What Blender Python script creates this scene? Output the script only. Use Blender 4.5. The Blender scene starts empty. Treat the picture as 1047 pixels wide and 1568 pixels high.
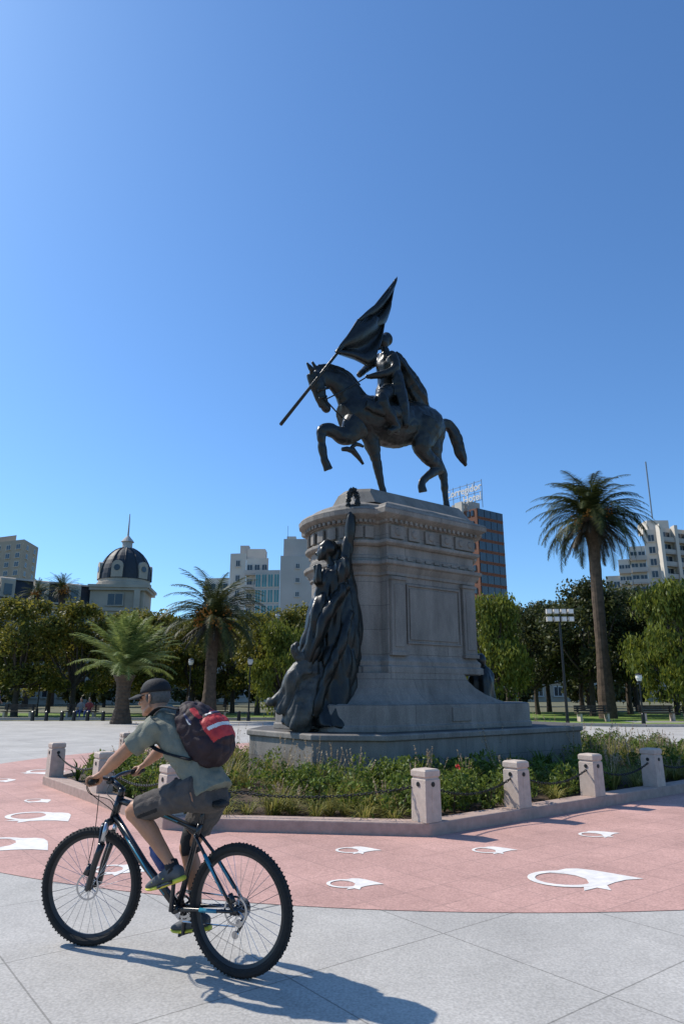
import bpy, bmesh, math, random
import numpy as np
from mathutils import Vector, Matrix, noise
random.seed(7); np.random.seed(7)
C=bpy.context.scene.collection
R=math.radians

# ------------------------------------------------------------------ materials
def mat(name,col,rough=.75,var=.18,scale=6,bump=0.0,bscale=40,metal=0.0,col2=None,spec=.4,coords='Object'):
    m=bpy.data.materials.new(name); m.use_nodes=True
    nt=m.node_tree; N=nt.nodes; L=nt.links
    b=N['Principled BSDF']; b.inputs['Roughness'].default_value=rough
    b.inputs['Metallic'].default_value=metal
    b.inputs['Specular IOR Level'].default_value=spec
    tc=N.new('ShaderNodeTexCoord')
    n=N.new('ShaderNodeTexNoise'); n.inputs['Scale'].default_value=scale; n.inputs['Detail'].default_value=6; n.inputs['Roughness'].default_value=.65
    L.new(tc.outputs[coords],n.inputs['Vector'])
    r=N.new('ShaderNodeValToRGB'); r.color_ramp.elements[0].position=.3; r.color_ramp.elements[1].position=.7
    c2=col2 if col2 else tuple(min(1,c*(1+var)) for c in col)
    c1=tuple(c*(1-var) for c in col) if not col2 else col
    r.color_ramp.elements[0].color=(*c1,1); r.color_ramp.elements[1].color=(*c2,1)
    L.new(n.outputs['Fac'],r.inputs['Fac']); L.new(r.outputs['Color'],b.inputs['Base Color'])
    if bump>0:
        n2=N.new('ShaderNodeTexNoise'); n2.inputs['Scale'].default_value=bscale; n2.inputs['Detail'].default_value=4
        L.new(tc.outputs[coords],n2.inputs['Vector'])
        bp=N.new('ShaderNodeBump'); bp.inputs['Strength'].default_value=bump; bp.inputs['Distance'].default_value=.02
        L.new(n2.outputs['Fac'],bp.inputs['Height']); L.new(bp.outputs['Normal'],b.inputs['Normal'])
    return m

def leafmat(name,c1,c2,trans=.35):
    m=bpy.data.materials.new(name); m.use_nodes=True
    nt=m.node_tree; N=nt.nodes; L=nt.links; N.clear()
    o=N.new('ShaderNodeOutputMaterial'); g=N.new('ShaderNodeNewGeometry')
    r=N.new('ShaderNodeValToRGB'); r.color_ramp.elements[0].color=(*c1,1); r.color_ramp.elements[1].color=(*c2,1)
    L.new(g.outputs['Random Per Island'],r.inputs['Fac'])
    p=N.new('ShaderNodeBsdfPrincipled'); p.inputs['Roughness'].default_value=.55; p.inputs['Specular IOR Level'].default_value=.25
    t=N.new('ShaderNodeBsdfTranslucent'); mx=N.new('ShaderNodeMixShader'); mx.inputs[0].default_value=trans
    hs=N.new('ShaderNodeHueSaturation'); hs.inputs['Value'].default_value=1.5; hs.inputs['Hue'].default_value=.485
    L.new(r.outputs['Color'],p.inputs['Base Color']); L.new(r.outputs['Color'],hs.inputs['Color']); L.new(hs.outputs['Color'],t.inputs['Color'])
    L.new(p.outputs[0],mx.inputs[1]); L.new(t.outputs[0],mx.inputs[2]); L.new(mx.outputs[0],o.inputs['Surface'])
    return m

def slabmat(name,c1,c2,mortar,bw,bh,msize,rot,offset=0.0,stain=.25,bump=.15,grain=60,wall=False,rough=.8):
    m=bpy.data.materials.new(name); m.use_nodes=True
    nt=m.node_tree; N=nt.nodes; L=nt.links; b=N['Principled BSDF']; b.inputs['Roughness'].default_value=rough; b.inputs['Specular IOR Level'].default_value=.2
    tc=N.new('ShaderNodeTexCoord'); mp=N.new('ShaderNodeMapping'); mp.inputs['Rotation'].default_value=(0,0,rot)
    if wall:
        sx=N.new('ShaderNodeSeparateXYZ'); L.new(tc.outputs['Object'],sx.inputs[0]); ad=N.new('ShaderNodeMath'); L.new(sx.outputs[0],ad.inputs[0]); L.new(sx.outputs[1],ad.inputs[1])
        cx=N.new('ShaderNodeCombineXYZ'); L.new(ad.outputs[0],cx.inputs[0]); L.new(sx.outputs[2],cx.inputs[1]); L.new(cx.outputs[0],mp.inputs['Vector'])
    else: L.new(tc.outputs['Object'],mp.inputs['Vector'])
    br=N.new('ShaderNodeTexBrick'); br.offset=offset; br.inputs['Scale'].default_value=1.0
    br.inputs['Brick Width'].default_value=bw; br.inputs['Row Height'].default_value=bh; br.inputs['Mortar Size'].default_value=msize
    br.inputs['Mortar Smooth'].default_value=.2; br.inputs['Bias'].default_value=0
    br.inputs['Color1'].default_value=(*c1,1); br.inputs['Color2'].default_value=(*c2,1); br.inputs['Mortar'].default_value=(*mortar,1)
    L.new(mp.outputs[0],br.inputs['Vector'])
    n=N.new('ShaderNodeTexNoise'); n.inputs['Scale'].default_value=.7 if not wall else 2.4; n.inputs['Detail'].default_value=8; n.inputs['Roughness'].default_value=.72
    m2=N.new('ShaderNodeMapping'); m2.inputs['Scale'].default_value=(1,1,.28 if wall else 1); L.new(tc.outputs['Object'],m2.inputs['Vector']); L.new(m2.outputs[0],n.inputs['Vector'])
    mr=N.new('ShaderNodeMapRange'); mr.inputs['From Min'].default_value=.3; mr.inputs['From Max'].default_value=.7
    mr.inputs['To Min'].default_value=1-stain; mr.inputs['To Max'].default_value=1+stain*.5
    L.new(n.outputs['Fac'],mr.inputs['Value'])
    n3=N.new('ShaderNodeTexNoise'); n3.inputs['Scale'].default_value=grain; n3.inputs['Detail'].default_value=3
    L.new(tc.outputs['Object'],n3.inputs['Vector'])
    mr3=N.new('ShaderNodeMapRange'); mr3.inputs['From Min'].default_value=.3; mr3.inputs['From Max'].default_value=.7; mr3.inputs['To Min'].default_value=.80; mr3.inputs['To Max'].default_value=1.18
    L.new(n3.outputs['Fac'],mr3.inputs['Value'])
    mm=N.new('ShaderNodeMath'); mm.operation='MULTIPLY'; L.new(mr.outputs[0],mm.inputs[0]); L.new(mr3.outputs[0],mm.inputs[1])
    vm=N.new('ShaderNodeVectorMath'); vm.operation='SCALE'; L.new(br.outputs['Color'],vm.inputs[0]); L.new(mm.outputs[0],vm.inputs['Scale'])
    L.new(vm.outputs[0],b.inputs['Base Color'])
    bp=N.new('ShaderNodeBump'); bp.inputs['Strength'].default_value=bump; bp.inputs['Distance'].default_value=.01; L.new(n3.outputs['Fac'],bp.inputs['Height']); L.new(bp.outputs[0],b.inputs['Normal'])
    return m

M={}
M['granite']=slabmat('grey_granite',(.235,.212,.185),(.275,.248,.215),(.12,.11,.10),1.15,.46,.005,0,.5,.42,.25,70,True,.7)
M['granite_p']=slabmat('granite_panel',(.25,.225,.195),(.25,.225,.195),(.25,.225,.195),50,50,.0,0,0,.40,.25,70,True,.7)
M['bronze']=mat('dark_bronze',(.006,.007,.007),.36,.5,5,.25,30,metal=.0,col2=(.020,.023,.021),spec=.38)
M['bronze_pale']=mat('pale_bronze',(.022,.022,.020),.5,.5,6,.25,30,metal=.0,col2=(.09,.09,.078),spec=.4)  # paler, rougher bronze tone, used on the seated figure only
M['kerb']=mat('pink_concrete',(.40,.29,.24),.85,.18,8,.3,80)
M['post']=mat('post_stone',(.50,.41,.34),.85,.15,10,.3,90)
M['soil']=mat('soil',(.065,.042,.026),.95,.4,9,.6,30)
M['iron']=mat('chain_iron',(.03,.03,.03),.5,.2,20,metal=.6)
M['white']=mat('white_paint',(.74,.70,.65),.7,.14,12)
M['glass']=mat('window_glass',(.02,.03,.04),.12,.4,.3,spec=.6)
M['frame']=mat('window_frame',(.5,.47,.42),.6,.1,3)
M['darkslate']=mat('slate_roof',(.028,.032,.038),.6,.2,2,.2,8)
M['classic']=mat('classical_render',(.42,.36,.28),.85,.15,.4)
M['beige']=mat('beige_render',(.38,.31,.23),.85,.12,.2)
M['whitewall']=mat('white_render',(.58,.52,.44),.85,.10,.2)
M['greywall']=mat('grey_render',(.43,.40,.36),.85,.12,.15)
M['teal']=mat('teal_glass',(.04,.17,.17),.15,.3,.4,spec=.8)
M['brick']=mat('brown_brick',(.18,.075,.045),.85,.15,.5)
M['bark']=mat('bark',(.07,.053,.04),.95,.35,5,.7,15)
M['palmbark']=mat('palm_bark',(.09,.062,.042),.95,.45,4,.8,8)
M['leafA']=leafmat('foliage_green',(.05,.062,.010),(.20,.185,.030))
M['leafB']=leafmat('foliage_dark',(.018,.028,.009),(.085,.095,.026),.25)
M['leafC']=leafmat('foliage_bright',(.055,.082,.012),(.185,.21,.030))
M['palmD']=leafmat('palm_dark',(.016,.028,.009),(.085,.095,.025),.22)
M['palmL']=leafmat('palm_light',(.08,.12,.03),(.22,.27,.08),.3)
M['palmdead']=leafmat('palm_dead_fronds',(.030,.024,.015),(.075,.058,.035),.1)
M['dates']=mat('date_clusters',(.45,.18,.03),.7,.3,8)
M['gblade']=leafmat('grass_blades',(.085,.11,.02),(.36,.32,.09),.35)
M['gdry']=leafmat('dry_plumes',(.20,.15,.09),(.42,.33,.21),.3)
M['gshrub']=leafmat('shrub_leaves',(.035,.07,.010),(.17,.22,.035),.3)
M['red']=mat('red_petals',(.5,.02,.02),.6)
M['metal']=mat('galvanised_metal',(.25,.26,.27),.4,.1,5,metal=.6)
M['blackp']=mat('black_paint',(.012,.012,.013),.35,.2,8)

# ------------------------------------------------------------------ geometry builder
class B:
    def __init__(s): s.v=[]; s.f=[]; s.m=[]; s.mats=[]
    def mi(s,m):
        m=M[m] if isinstance(m,str) else m
        if m not in s.mats: s.mats.append(m)
        return s.mats.index(m)
    def add(s,vs,fs,m):
        o=len(s.v); s.v+= [tuple(v) for v in vs]; k=s.mi(m)
        for f in fs: s.f.append(tuple(i+o for i in f)); s.m.append(k)
    def box(s,c,d,m,rz=0,tap=1.0):
        x,y,z=[k/2 for k in d]; cs,sn=math.cos(rz),math.sin(rz); vs=[]
        for dz,t in((-z,1),(z,tap)):
            for dx,dy in((-x,-y),(x,-y),(x,y),(-x,y)):
                dx*=t;dy*=t
                vs.append((c[0]+dx*cs-dy*sn,c[1]+dx*sn+dy*cs,c[2]+dz))
        s.add(vs,[(3,2,1,0),(4,5,6,7),(0,1,5,4),(1,2,6,5),(2,3,7,6),(3,0,4,7)],m)
    def loft(s,rings,m,cap=True):
        n=len(rings[0]); vs=[p for r in rings for p in r]; fs=[]
        for i in range(len(rings)-1):
            for j in range(n):
                k=(j+1)%n; fs.append((i*n+j,i*n+k,(i+1)*n+k,(i+1)*n+j))
        if cap: fs.append(tuple(range(n-1,-1,-1))); fs.append(tuple((len(rings)-1)*n+j for j in range(n)))
        s.add(vs,fs,m)
    def prism(s,poly,z0,z1,m): s.loft([[(x,y,z0) for x,y in poly],[(x,y,z1) for x,y in poly]],m)
    def tube(s,pts,rad,m,seg=12,side=(0,1,0),sm=0,flute=None):
        P=[Vector(p) for p in pts]; Rr=[(r,r) if not isinstance(r,(tuple,list)) else r for r in rad]
        if sm>0 and len(P)>2:
            P2=[];R2=[]
            for i in range(len(P)-1):
                p0=P[max(i-1,0)];p1=P[i];p2=P[i+1];p3=P[min(i+2,len(P)-1)]
                for k in range(sm):
                    t=k/sm
                    q=.5*((2*p1)+(p2-p0)*t+(2*p0-5*p1+4*p2-p3)*t*t+(3*p1-p0-3*p2+p3)*t**3)
                    tt=t*t*(3-2*t)
                    P2.append(q); R2.append(tuple(Rr[i][j]*(1-tt)+Rr[i+1][j]*tt for j in(0,1)))
            P2.append(P[-1]);R2.append(Rr[-1]); P=P2;Rr=R2
        rings=[]; S=Vector(side)
        for i,p in enumerate(P):
            T=(P[min(i+1,len(P)-1)]-P[max(i-1,0)])
            if T.length<1e-9: T=Vector((0,0,1))
            T.normalize(); u=S-T*T.dot(S)
            if u.length<.05:
                u=Vector((1,0,.1))-T*T.dot(Vector((1,0,.1)))
            u.normalize(); v=T.cross(u); ring=[]
            for j in range(seg):
                a=2*math.pi*j/seg; k=1
                if flute: k=1+flute[0]*math.sin(flute[1]*a+flute[2]*i/len(P)*3)+flute[0]*.7*math.sin((round(flute[1]*.6))*a+1-flute[2]*2*i/len(P))
                ring.append(p+u*(math.cos(a)*Rr[i][0]*k)+v*(math.sin(a)*Rr[i][1]*k))
            rings.append(ring)
        s.loft(rings,m)
    def ball(s,c,r,m,seg=14,rings=9,rot=None):
        if not isinstance(r,(tuple,list)): r=(r,r,r)
        rr=[]; c=Vector(c); Mx=rot if rot else Matrix.Identity(3)
        for i in range(rings+1):
            ph=math.pi*(.02+.96*i/rings)
            rr.append([c+Mx@Vector((r[0]*math.sin(ph)*math.cos(2*math.pi*j/seg),r[1]*math.sin(ph)*math.sin(2*math.pi*j/seg),-r[2]*math.cos(ph))) for j in range(seg)])
        s.loft(rr,m)
    def obj(s,name,parent=None,smooth=False,loc=(0,0,0),rz=0):
        me=bpy.data.meshes.new(name); me.from_pydata(s.v,[],s.f); me.update()
        for m in s.mats: me.materials.append(m)
        me.polygons.foreach_set('material_index',s.m)
        if smooth: me.polygons.foreach_set('use_smooth',[True]*len(s.f))
        o=bpy.data.objects.new(name,me); C.objects.link(o); o.location=loc; o.rotation_euler=(0,0,rz)
        if parent: o.parent=parent
        bm=bmesh.new(); bm.from_mesh(me); bmesh.ops.recalc_face_normals(bm,faces=bm.faces); bm.to_mesh(me); bm.free()
        return o
def empty(name,loc=(0,0,0),rz=0):
    e=bpy.data.objects.new(name,None); C.objects.link(e); e.location=loc; e.rotation_euler=(0,0,rz); e.empty_display_size=.2; return e
def bevel(o,w,seg=2):
    m=o.modifiers.new('bevel','BEVEL'); m.width=w; m.segments=seg; m.limit_method='ANGLE'; m.angle_limit=R(40)
def remesh(o,vox,smooth=2,wr=0,wsc=6,seed=0,wr_fn=None,zs=1.0):
    md=o.modifiers.new('r','REMESH'); md.mode='VOXEL'; md.voxel_size=vox; md.use_smooth_shade=True
    if smooth:
        sm=o.modifiers.new('s','SMOOTH'); sm.iterations=smooth; sm.factor=.5
    dg=bpy.context.evaluated_depsgraph_get(); dg.update()
    me=bpy.data.meshes.new_from_object(o.evaluated_get(dg)); mt=[m for m in o.data.materials]
    o.modifiers.clear(); o.data=me; me.materials.clear()
    for m in mt: me.materials.append(m)
    if wr:
        nr=[v.normal.copy() for v in me.vertices]
        for v,n in zip(me.vertices,nr):
            c=Vector((v.co.x*wsc,v.co.y*wsc,v.co.z*wsc*zs))
            k=noise.noise(c+Vector((seed,0,0)))+.5*noise.noise(c*2.1)
            k=(abs(k)*2-.5) if wr_fn=='fold' else k
            v.co+=n*(wr*k)
    me.polygons.foreach_set('use_smooth',[True]*len(me.polygons))
    return o
def raw(name,V,F,mats,mi=None,parent=None):
    me=bpy.data.meshes.new(name); me.from_pydata(V,[],F); me.update()
    for m in mats: me.materials.append(m)
    if mi is not None: me.polygons.foreach_set('material_index',mi)
    return me
def inst(name,me,loc,rz=0,sc=1):
    o=bpy.data.objects.new(name,me); C.objects.link(o); o.location=loc; o.rotation_euler=(0,0,rz)
    o.scale=(sc,sc,sc) if not isinstance(sc,tuple) else sc; return o

# ------------------------------------------------------------------ camera, light, sky
cam=bpy.data.cameras.new('camera'); co=bpy.data.objects.new('camera',cam); C.objects.link(co)
co.location=(0,0,1.6); co.rotation_euler=(R(90+14.8),0,0)
cam.sensor_fit='VERTICAL'; cam.sensor_height=36; cam.lens=24; cam.clip_end=5000; cam.clip_start=.05
bpy.context.scene.camera=co
EL=R(46); SH=Vector((-.895,.446,0)).normalized()
sd=Vector((SH.x*math.cos(EL),SH.y*math.cos(EL),math.sin(EL)))
sun=bpy.data.lights.new('sun','SUN'); sun.energy=5.0; sun.angle=R(.53); sun.color=(1,.94,.84)
so=bpy.data.objects.new('sun',sun); C.objects.link(so); so.rotation_euler=(-sd).to_track_quat('-Z','Y').to_euler()
w=bpy.data.worlds.new('World'); bpy.context.scene.world=w; w.use_nodes=True
nt=w.node_tree; bg=nt.nodes['Background']; sky=nt.nodes.new('ShaderNodeTexSky'); sky.sky_type='NISHITA'; sky.sun_disc=False
sky.sun_elevation=EL; sky.sun_rotation=math.atan2(SH.x,SH.y); sky.air_density=1.0; sky.dust_density=.6; sky.ozone_density=3.2; sky.altitude=10
tn=nt.nodes.new('ShaderNodeVectorMath'); tn.operation='MULTIPLY'; tn.inputs[1].default_value=(.98,1.42,1.80)
nt.links.new(sky.outputs[0],tn.inputs[0]); nt.links.new(tn.outputs[0],bg.inputs['Color']); bg.inputs['Strength'].default_value=.10
vs=bpy.context.scene.view_settings; vs.view_transform='Standard'; vs.look='None'; vs.exposure=0; vs.gamma=1

# ------------------------------------------------------------------ ground
A=R(37.5); MC=(1.39,14.93)
def W(x,y,z=0): return (MC[0]+x*math.cos(A)-y*math.sin(A), MC[1]+x*math.sin(A)+y*math.cos(A), z)
def sheet(name,poly,z,m):
    b=B(); b.add([(x,y,z) for x,y in poly],[tuple(range(len(poly)))],m); o=b.obj(name)
    if o.data.polygons[0].normal.z<0: o.data.flip_normals()
    return o
M['dirt']=mat('park_ground',(.10,.10,.05),.95,.3,.3,col2=(.16,.15,.09))
M['lawn']=mat('lawn_grass',(.09,.15,.02),.95,.3,1.5,.8,40,col2=(.17,.25,.04))
M['plaza']=slabmat('plaza_slabs',(.43,.405,.37),(.455,.43,.39),(.26,.245,.22),1.25,1.25,.006,-A,stain=.22)
M['pink']=slabmat('pink_paving',(.50,.30,.255),(.55,.33,.28),(.40,.25,.215),.42,.42,.006,-A,stain=.25)
sheet('ground',[(-1500,-500),(1500,-500),(1500,2500),(-1500,2500)],0,'dirt')
sheet('plaza_pavement',[(-70,-12),(60,-12),(60,34),(14,34),(9,36),(4,41),(-70,41)],.004,'plaza')
pk=[(1.45+9.45*math.cos(t*2*math.pi/160),15.15+9.45*math.sin(t*2*math.pi/160)) for t in range(160)]
sheet('pink_ring_pavement',pk,.008,'pink')
sheet('lawn',[(9.5,36.3),(14.5,34.3),(60,34.3),(60,60),(9,60)],.006,'lawn')
sheet('lawn',[(-60,43),(3,43),(3,56),(-60,56)],.006,'lawn')
b=B()
for (x0,y0),(x1,y1) in [((9.5,36.2),(14.5,34.15)),((14.5,34.15),(60,34.15)),((-60,42.9),(3,42.9)),((9.5,36.2),(9,60))]:
    dx,dy=x1-x0,y1-y0; l=math.hypot(dx,dy); b.box(((x0+x1)/2,(y0+y1)/2,.07),(l,.2,.14),'post',math.atan2(dy,dx))
b.obj('lawn_kerb')
sheet('park_path',[(16,39),(60,40.5),(60,42.5),(16,41)],.010,'plaza')

# painted headscarves on pink paving
def scarf(cx,cy,s,rot):
    b=B(); cs,sn=math.cos(rot),math.sin(rot)
    def P(l): return [(cx+s*(x*cs-y*sn),cy+s*(x*sn+y*cs),.012) for x,y in l]
    body=[(-.12,.34),(-.02,.40),(.10,.40),(.22,.33),(.36,.20),(.56,.0),(.38,-.03),(.24,-.11),(.13,-.20),(.10,-.36),(.01,-.27),(-.14,-.36),(-.08,-.20),(.0,-.12),(.03,.02),(-.02,.14),(-.10,.21),(-.22,.25)]
    b.add(P(body),[tuple(range(len(body)))],'white')
    n=18; o=[];i=[]
    for k in range(n+1):
        a=R(75)+R(225)*k/n
        o.append((-.16+.34*math.cos(a),.04+.29*math.sin(a))); i.append((-.16+.27*math.cos(a),.04+.22*math.sin(a)))
    v=o+i; b.add([(x,y,z+.001) for x,y,z in P(v)],[(k,k+1,n+2+k,n+1+k) for k in range(n)],'white')
    ob=b.obj('painted_headscarf')
    me=ob.data
    bm=bmesh.new(); bm.from_mesh(me)
    for f in bm.faces:
        f.normal_update()
        if f.normal.z<0: f.normal_flip()
    bm.to_mesh(me); bm.free()
for x,y,s,r in [(2.12,6.62,.96,.05),(.10,6.47,.47,0),(.16,7.76,.46,.05),(1.58,7.76,.46,.1),(2.98,8.59,.5,.3),(-4.0,9.7,1.05,-.5),(-3.6,8.0,1.05,-.4),(-6.17,14.97,1.1,-1),(-4.61,11.1,.5,-.6),(-6.35,13.6,.6,-.9),(-2.05,6.95,.55,-.2),(5.9,9.0,1.0,.6),(-3.2,11.6,.5,-.6)]:
    scarf(x,y,s,r)

# ------------------------------------------------------------------ planter kerb, bed
def octa(x0,x1,y,ch): return [(x0,-y+ch),(x0+ch,-y),(x1-ch,-y),(x1,-y+ch),(x1,y-ch),(x1-ch,y),(x0+ch,y),(x0,y-ch)]
KO=octa(-6.49,7.6,4.89,2.25)
def inset(x0,x1,y,ch,d): return octa(x0+d,x1-d,y-d,ch-d*.586)
KI=inset(-6.49,7.6,4.89,2.25,.26)
b=B(); v=[(x,y,0) for x,y in KO]+[(x,y,.15) for x,y in KO]+[(x,y,.15) for x,y in KI]+[(x,y,.0) for x,y in KI]
f=[]
for i in range(8):
    j=(i+1)%8
    for k in range(3): f.append((k*8+i,k*8+j,(k+1)*8+j,(k+1)*8+i))
b.add(v,f,'kerb'); o=b.obj('planter_kerb',loc=(*MC,0),rz=A); bevel(o,.015)
b=B(); b.add([(x,y,.09) for x,y in KI],[tuple(range(8))],'soil'); b.obj('planter_soil',loc=(*MC,0),rz=A)

# posts and chains
PP=[(-4.16,-4.76),(-2.5,-4.76),(-.8,-4.76),(.9,-4.76),(2.6,-4.76),(4.3,-4.76),(-6.35,-2.52),(-6.35,-.05),(-6.35,2.45),(-4.2,4.76),(-2,4.76)]
pm=None
for (x,y) in PP:
    if pm is None:
        b=B(); r=lambda h:[(-h,-h),(h,-h),(h,h),(-h,h)]
        rg=[(0,.125),(.46,.12),(.47,.108),(.485,.108),(.495,.122),(.555,.122),(.575,.10)]
        b.loft([[(px,py,z) for px,py in r(h)] for z,h in rg],'post')
        b.tube([(0,-.13,.41),(0,.13,.41)],[.028,.028],'iron',10,side=(1,0,0)); b.tube([(-.13,0,.41),(.13,0,.41)],[.028,.028],'iron',10)
        b.box((0,-.1235,.24),(.05,.006,.26),'post')
        o=b.obj('bollard_post'); bevel(o,.008); pm=o.data; o.location=W(x,y,.15); o.rotation_euler[2]=A
    else:
        o=inst('bollard_post',pm,W(x,y,.15),A); bevel(o,.008)
def chain(p,q):
    b=B(); p=Vector(W(*p,.55)); q=Vector(W(*q,.55)); n=int((q-p).length/.042)
    pts=[p.lerp(q,i/n)-Vector((0,0,.17*4*(i/n)*(1-i/n))) for i in range(n+1)]
    for i in range(n):
        a,c=pts[i],pts[i+1]; d=(c-a).normalized(); s=d.cross(Vector((0,0,1))).normalized(); up=s.cross(d)
        e=s if i%2 else up; mid=(a+c)/2; L=.032;w_=.014
        loop=[mid+d*(L*math.cos(t))+e*(w_*math.sin(t)) for t in [k*math.pi/4 for k in range(8)]]
        loop.append(loop[0]); b.tube(loop,[.0055]*9,'iron',5,side=tuple(s if i%2==0 else up))
    b.obj('bollard_chain',smooth=True)
for a_,c_ in [(0,1),(1,2),(2,3),(3,4),(4,5),(0,6),(6,7),(7,8)]: chain(PP[a_],PP[c_])

# bed plants
def inpoly(p,poly):
    x,y=p; c=False; n=len(poly)
    for i in range(n):
        x1,y1=poly[i];x2,y2=poly[(i+1)%n]
        if (y1>y)!=(y2>y) and x<(x2-x1)*(y-y1)/(y2-y1)+x1: c=not c
    return c
KB=inset(-6.49,7.6,4.89,2.25,.38); ST=octa(-3.35,4.2,2.08,.9)
V=[];F=[];MI=[]
def blade(c,d,h,lean,wd,mi,droop=.25):
    o=len(V); s=Vector((-d.y,d.x,0))*wd; c=Vector(c)
    m1=c+Vector((d.x*lean*.35,d.y*lean*.35,h*.6)); t=c+Vector((d.x*lean,d.y*lean,h*(1-droop*random.random())))
    V.extend([c-s*.6,c+s*.6,m1+s,m1-s,t]); F.extend([(o,o+1,o+2,o+3),(o+3,o+2,o+4)]); MI.extend([mi,mi])
def leaf(c,sz,mi,upb=.3):
    o=len(V); a=random.uniform(0,6.28); n=Vector((random.gauss(0,1),random.gauss(0,1),random.gauss(upb,1))).normalized()
    u=n.orthogonal().normalized(); u=Matrix.Rotation(a,3,n)@u; v=n.cross(u); c=Vector(c)
    V.extend([c-u*sz,c+v*sz*.45,c+u*sz,c-v*sz*.45]); F.append((o,o+1,o+2,o+3)); MI.append(mi)
cl=[]
while len(cl)<640:
    p=(random.uniform(-6.3,7.4),random.uniform(-4.7,4.7))
    if inpoly(p,KB) and not inpoly(p,ST):
        if p[1]>2.4 and random.random()<.8: continue
        cl.append(p)
for p in cl:
    x,y,_=W(*p); k=noise.noise(Vector((p[0]*.55,p[1]*.55,3)))+random.uniform(-.25,.25)
    edge=min(1,abs(-4.9-p[1])/2.2 if p[1]<-2.3 else 1); edge=min(edge,max(0,(p[0]+p[1]+8.9)/2.6)) if p[0]<-3 and p[1]<-1 else edge
    if k<-.02:   # ornamental grass
        h=random.uniform(.2,.38)+.38*edge*random.random()
        for i in range(80):
            a=random.uniform(0,6.28); d=Vector((math.cos(a),math.sin(a),0)); r=random.uniform(0,.07)
            blade((x+d.x*r,y+d.y*r,.08),d,h*random.uniform(.5,1.1),random.uniform(.08,.42),.006,0,.6)
        if random.random()<.22+.4*(edge>.8):
            for i in range(6):
                a=random.uniform(0,6.28); d=Vector((math.cos(a),math.sin(a),0)); hh=h*random.uniform(1.1,1.5); l=random.uniform(.05,.3)
                blade((x,y,.08),d,hh,l,.003,1,.05)
                for q in range(10):
                    t=.7+.3*q/10; leaf((x+d.x*l*t,y+d.y*l*t,.08+hh*t),.022,1,1)
    elif k<.32:  # leafy shrub
        h=random.uniform(.2,.42)+.15*edge; rr=random.uniform(.14,.27)
        for i in range(170):
            q=Vector((random.gauss(0,1),random.gauss(0,1),random.gauss(0,1))).normalized()*random.uniform(.5,1)**.5
            leaf((x+q.x*rr,y+q.y*rr,.1+h*.55+q.z*h*.5),random.uniform(.022,.045),2)
        for i in range(6):
            a=random.uniform(0,6.28); blade((x,y,.08),Vector((math.cos(a),math.sin(a),0)),h*.9,rr,.004,3,0)
    else:        # broad strap leaves
        h=random.uniform(.3,.6)
        for i in range(22):
            a=random.uniform(0,6.28); d=Vector((math.cos(a),math.sin(a),0))
            blade((x,y,.08),d,h*random.uniform(.5,1.1),random.uniform(.08,.4),.016,2,.5)
    if random.random()<.35:
        for i in range(14):
            a=random.uniform(0,6.28);r=random.uniform(0,.3); leaf((x+r*math.cos(a),y+r*math.sin(a),.1+random.uniform(0,.1)),.03,2)
x,y,_=W(-2.9,-4.1)
for i in range(16): leaf((x+random.gauss(0,.02),y+random.gauss(0,.02),.62+random.gauss(0,.02)),.025,4)
me=raw('flower_bed_plants',V,F,[M['gblade'],M['gdry'],M['gshrub'],M['bark'],M['red']],MI)
inst('flower_bed_plants',me,(0,0,0))

# ------------------------------------------------------------------ pedestal
ped=empty('stone_pedestal',(*MC,0),A)
b=B()
def zr(poly,z): return [(x,y,z) for x,y in poly]
b.loft([zr(octa(-3.19,4.08,1.93,.88),0),zr(octa(-3.19,4.08,1.93,.88),.80),zr(octa(-3.24,4.13,1.98,.9),.815),zr(octa(-3.24,4.13,1.98,.9),.90),zr(octa(-3.2,4.09,1.94,.88),.92)],'granite')
b.loft([zr(octa(-2.75,2.7,1.62,.72),.921),zr(octa(-2.75,2.7,1.62,.72),1.02),zr(octa(-2.72,2.67,1.59,.70),1.03),zr(octa(-2.72,2.67,1.59,.70),1.38),zr(octa(-2.68,2.63,1.55,.68),1.40)],'granite')
o=b.obj('base_steps',ped); bevel(o,.012)
b=B(); rg=[]
for z,x0,x1,y,ch in [(1.39,-2.62,2.1,1.50,.68),(1.46,-2.56,1.86,1.43,.7),(1.56,-2.5,1.6,1.36,.72),(1.68,-2.46,1.38,1.31,.73),(1.82,-2.43,1.2,1.285,.74),(1.95,-2.41,1.12,1.275,.74),(1.955,-2.38,1.08,1.24,.74)]:
    rg.append(zr(octa(x0,x1,y,ch),z))
b.loft(rg,'granite'); b.obj('flared_foot',ped,smooth=False)
def body(off,z):
    p=[]; x0,x1,yh=-1.55,.86,1.18
    p+= [(x0-off,-yh-off),(x1+off,-yh-off),(x1+off,-.96-off)]
    for k in range(9):
        a=-math.pi/2+math.pi*k/8; p.append((x1+off*.6+.12+(.55+off*.4)*math.cos(a),(.9+off)*math.sin(a)))
    p+= [(x1+off,.96+off),(x1+off,yh+off),(x0-off,yh+off),(x0-off,.96+off)]
    for k in range(13):
        a=math.pi/2+math.pi*k/12; p.append((x0-off*.6-.12+(.55+off*.4)*math.cos(a),(.9+off)*math.sin(a)))
    p+= [(x0-off,-.96-off)]
    return [(x,y,z) for x,y in p]
prof=[(1.95,.10),(2.07,.10),(2.09,.06),(2.17,.07),(2.22,.03),(2.27,.0),(3.79,.0),(3.80,.035),(3.86,.035),(3.90,.06),(3.97,.10),(4.0,.15),(4.07,.15),(4.08,.04),(4.20,.04),(4.21,.02),(4.37,.02),(4.38,.08),(4.42,.13),(4.48,.13),(4.49,.03),(4.82,.03),(4.83,.08),(4.88,.10),(4.93,.19),(4.97,.25),(5.07,.26),(5.12,.22),(5.13,.08),(5.22,.05),(5.26,-.02),(5.42,-.40)]
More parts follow.
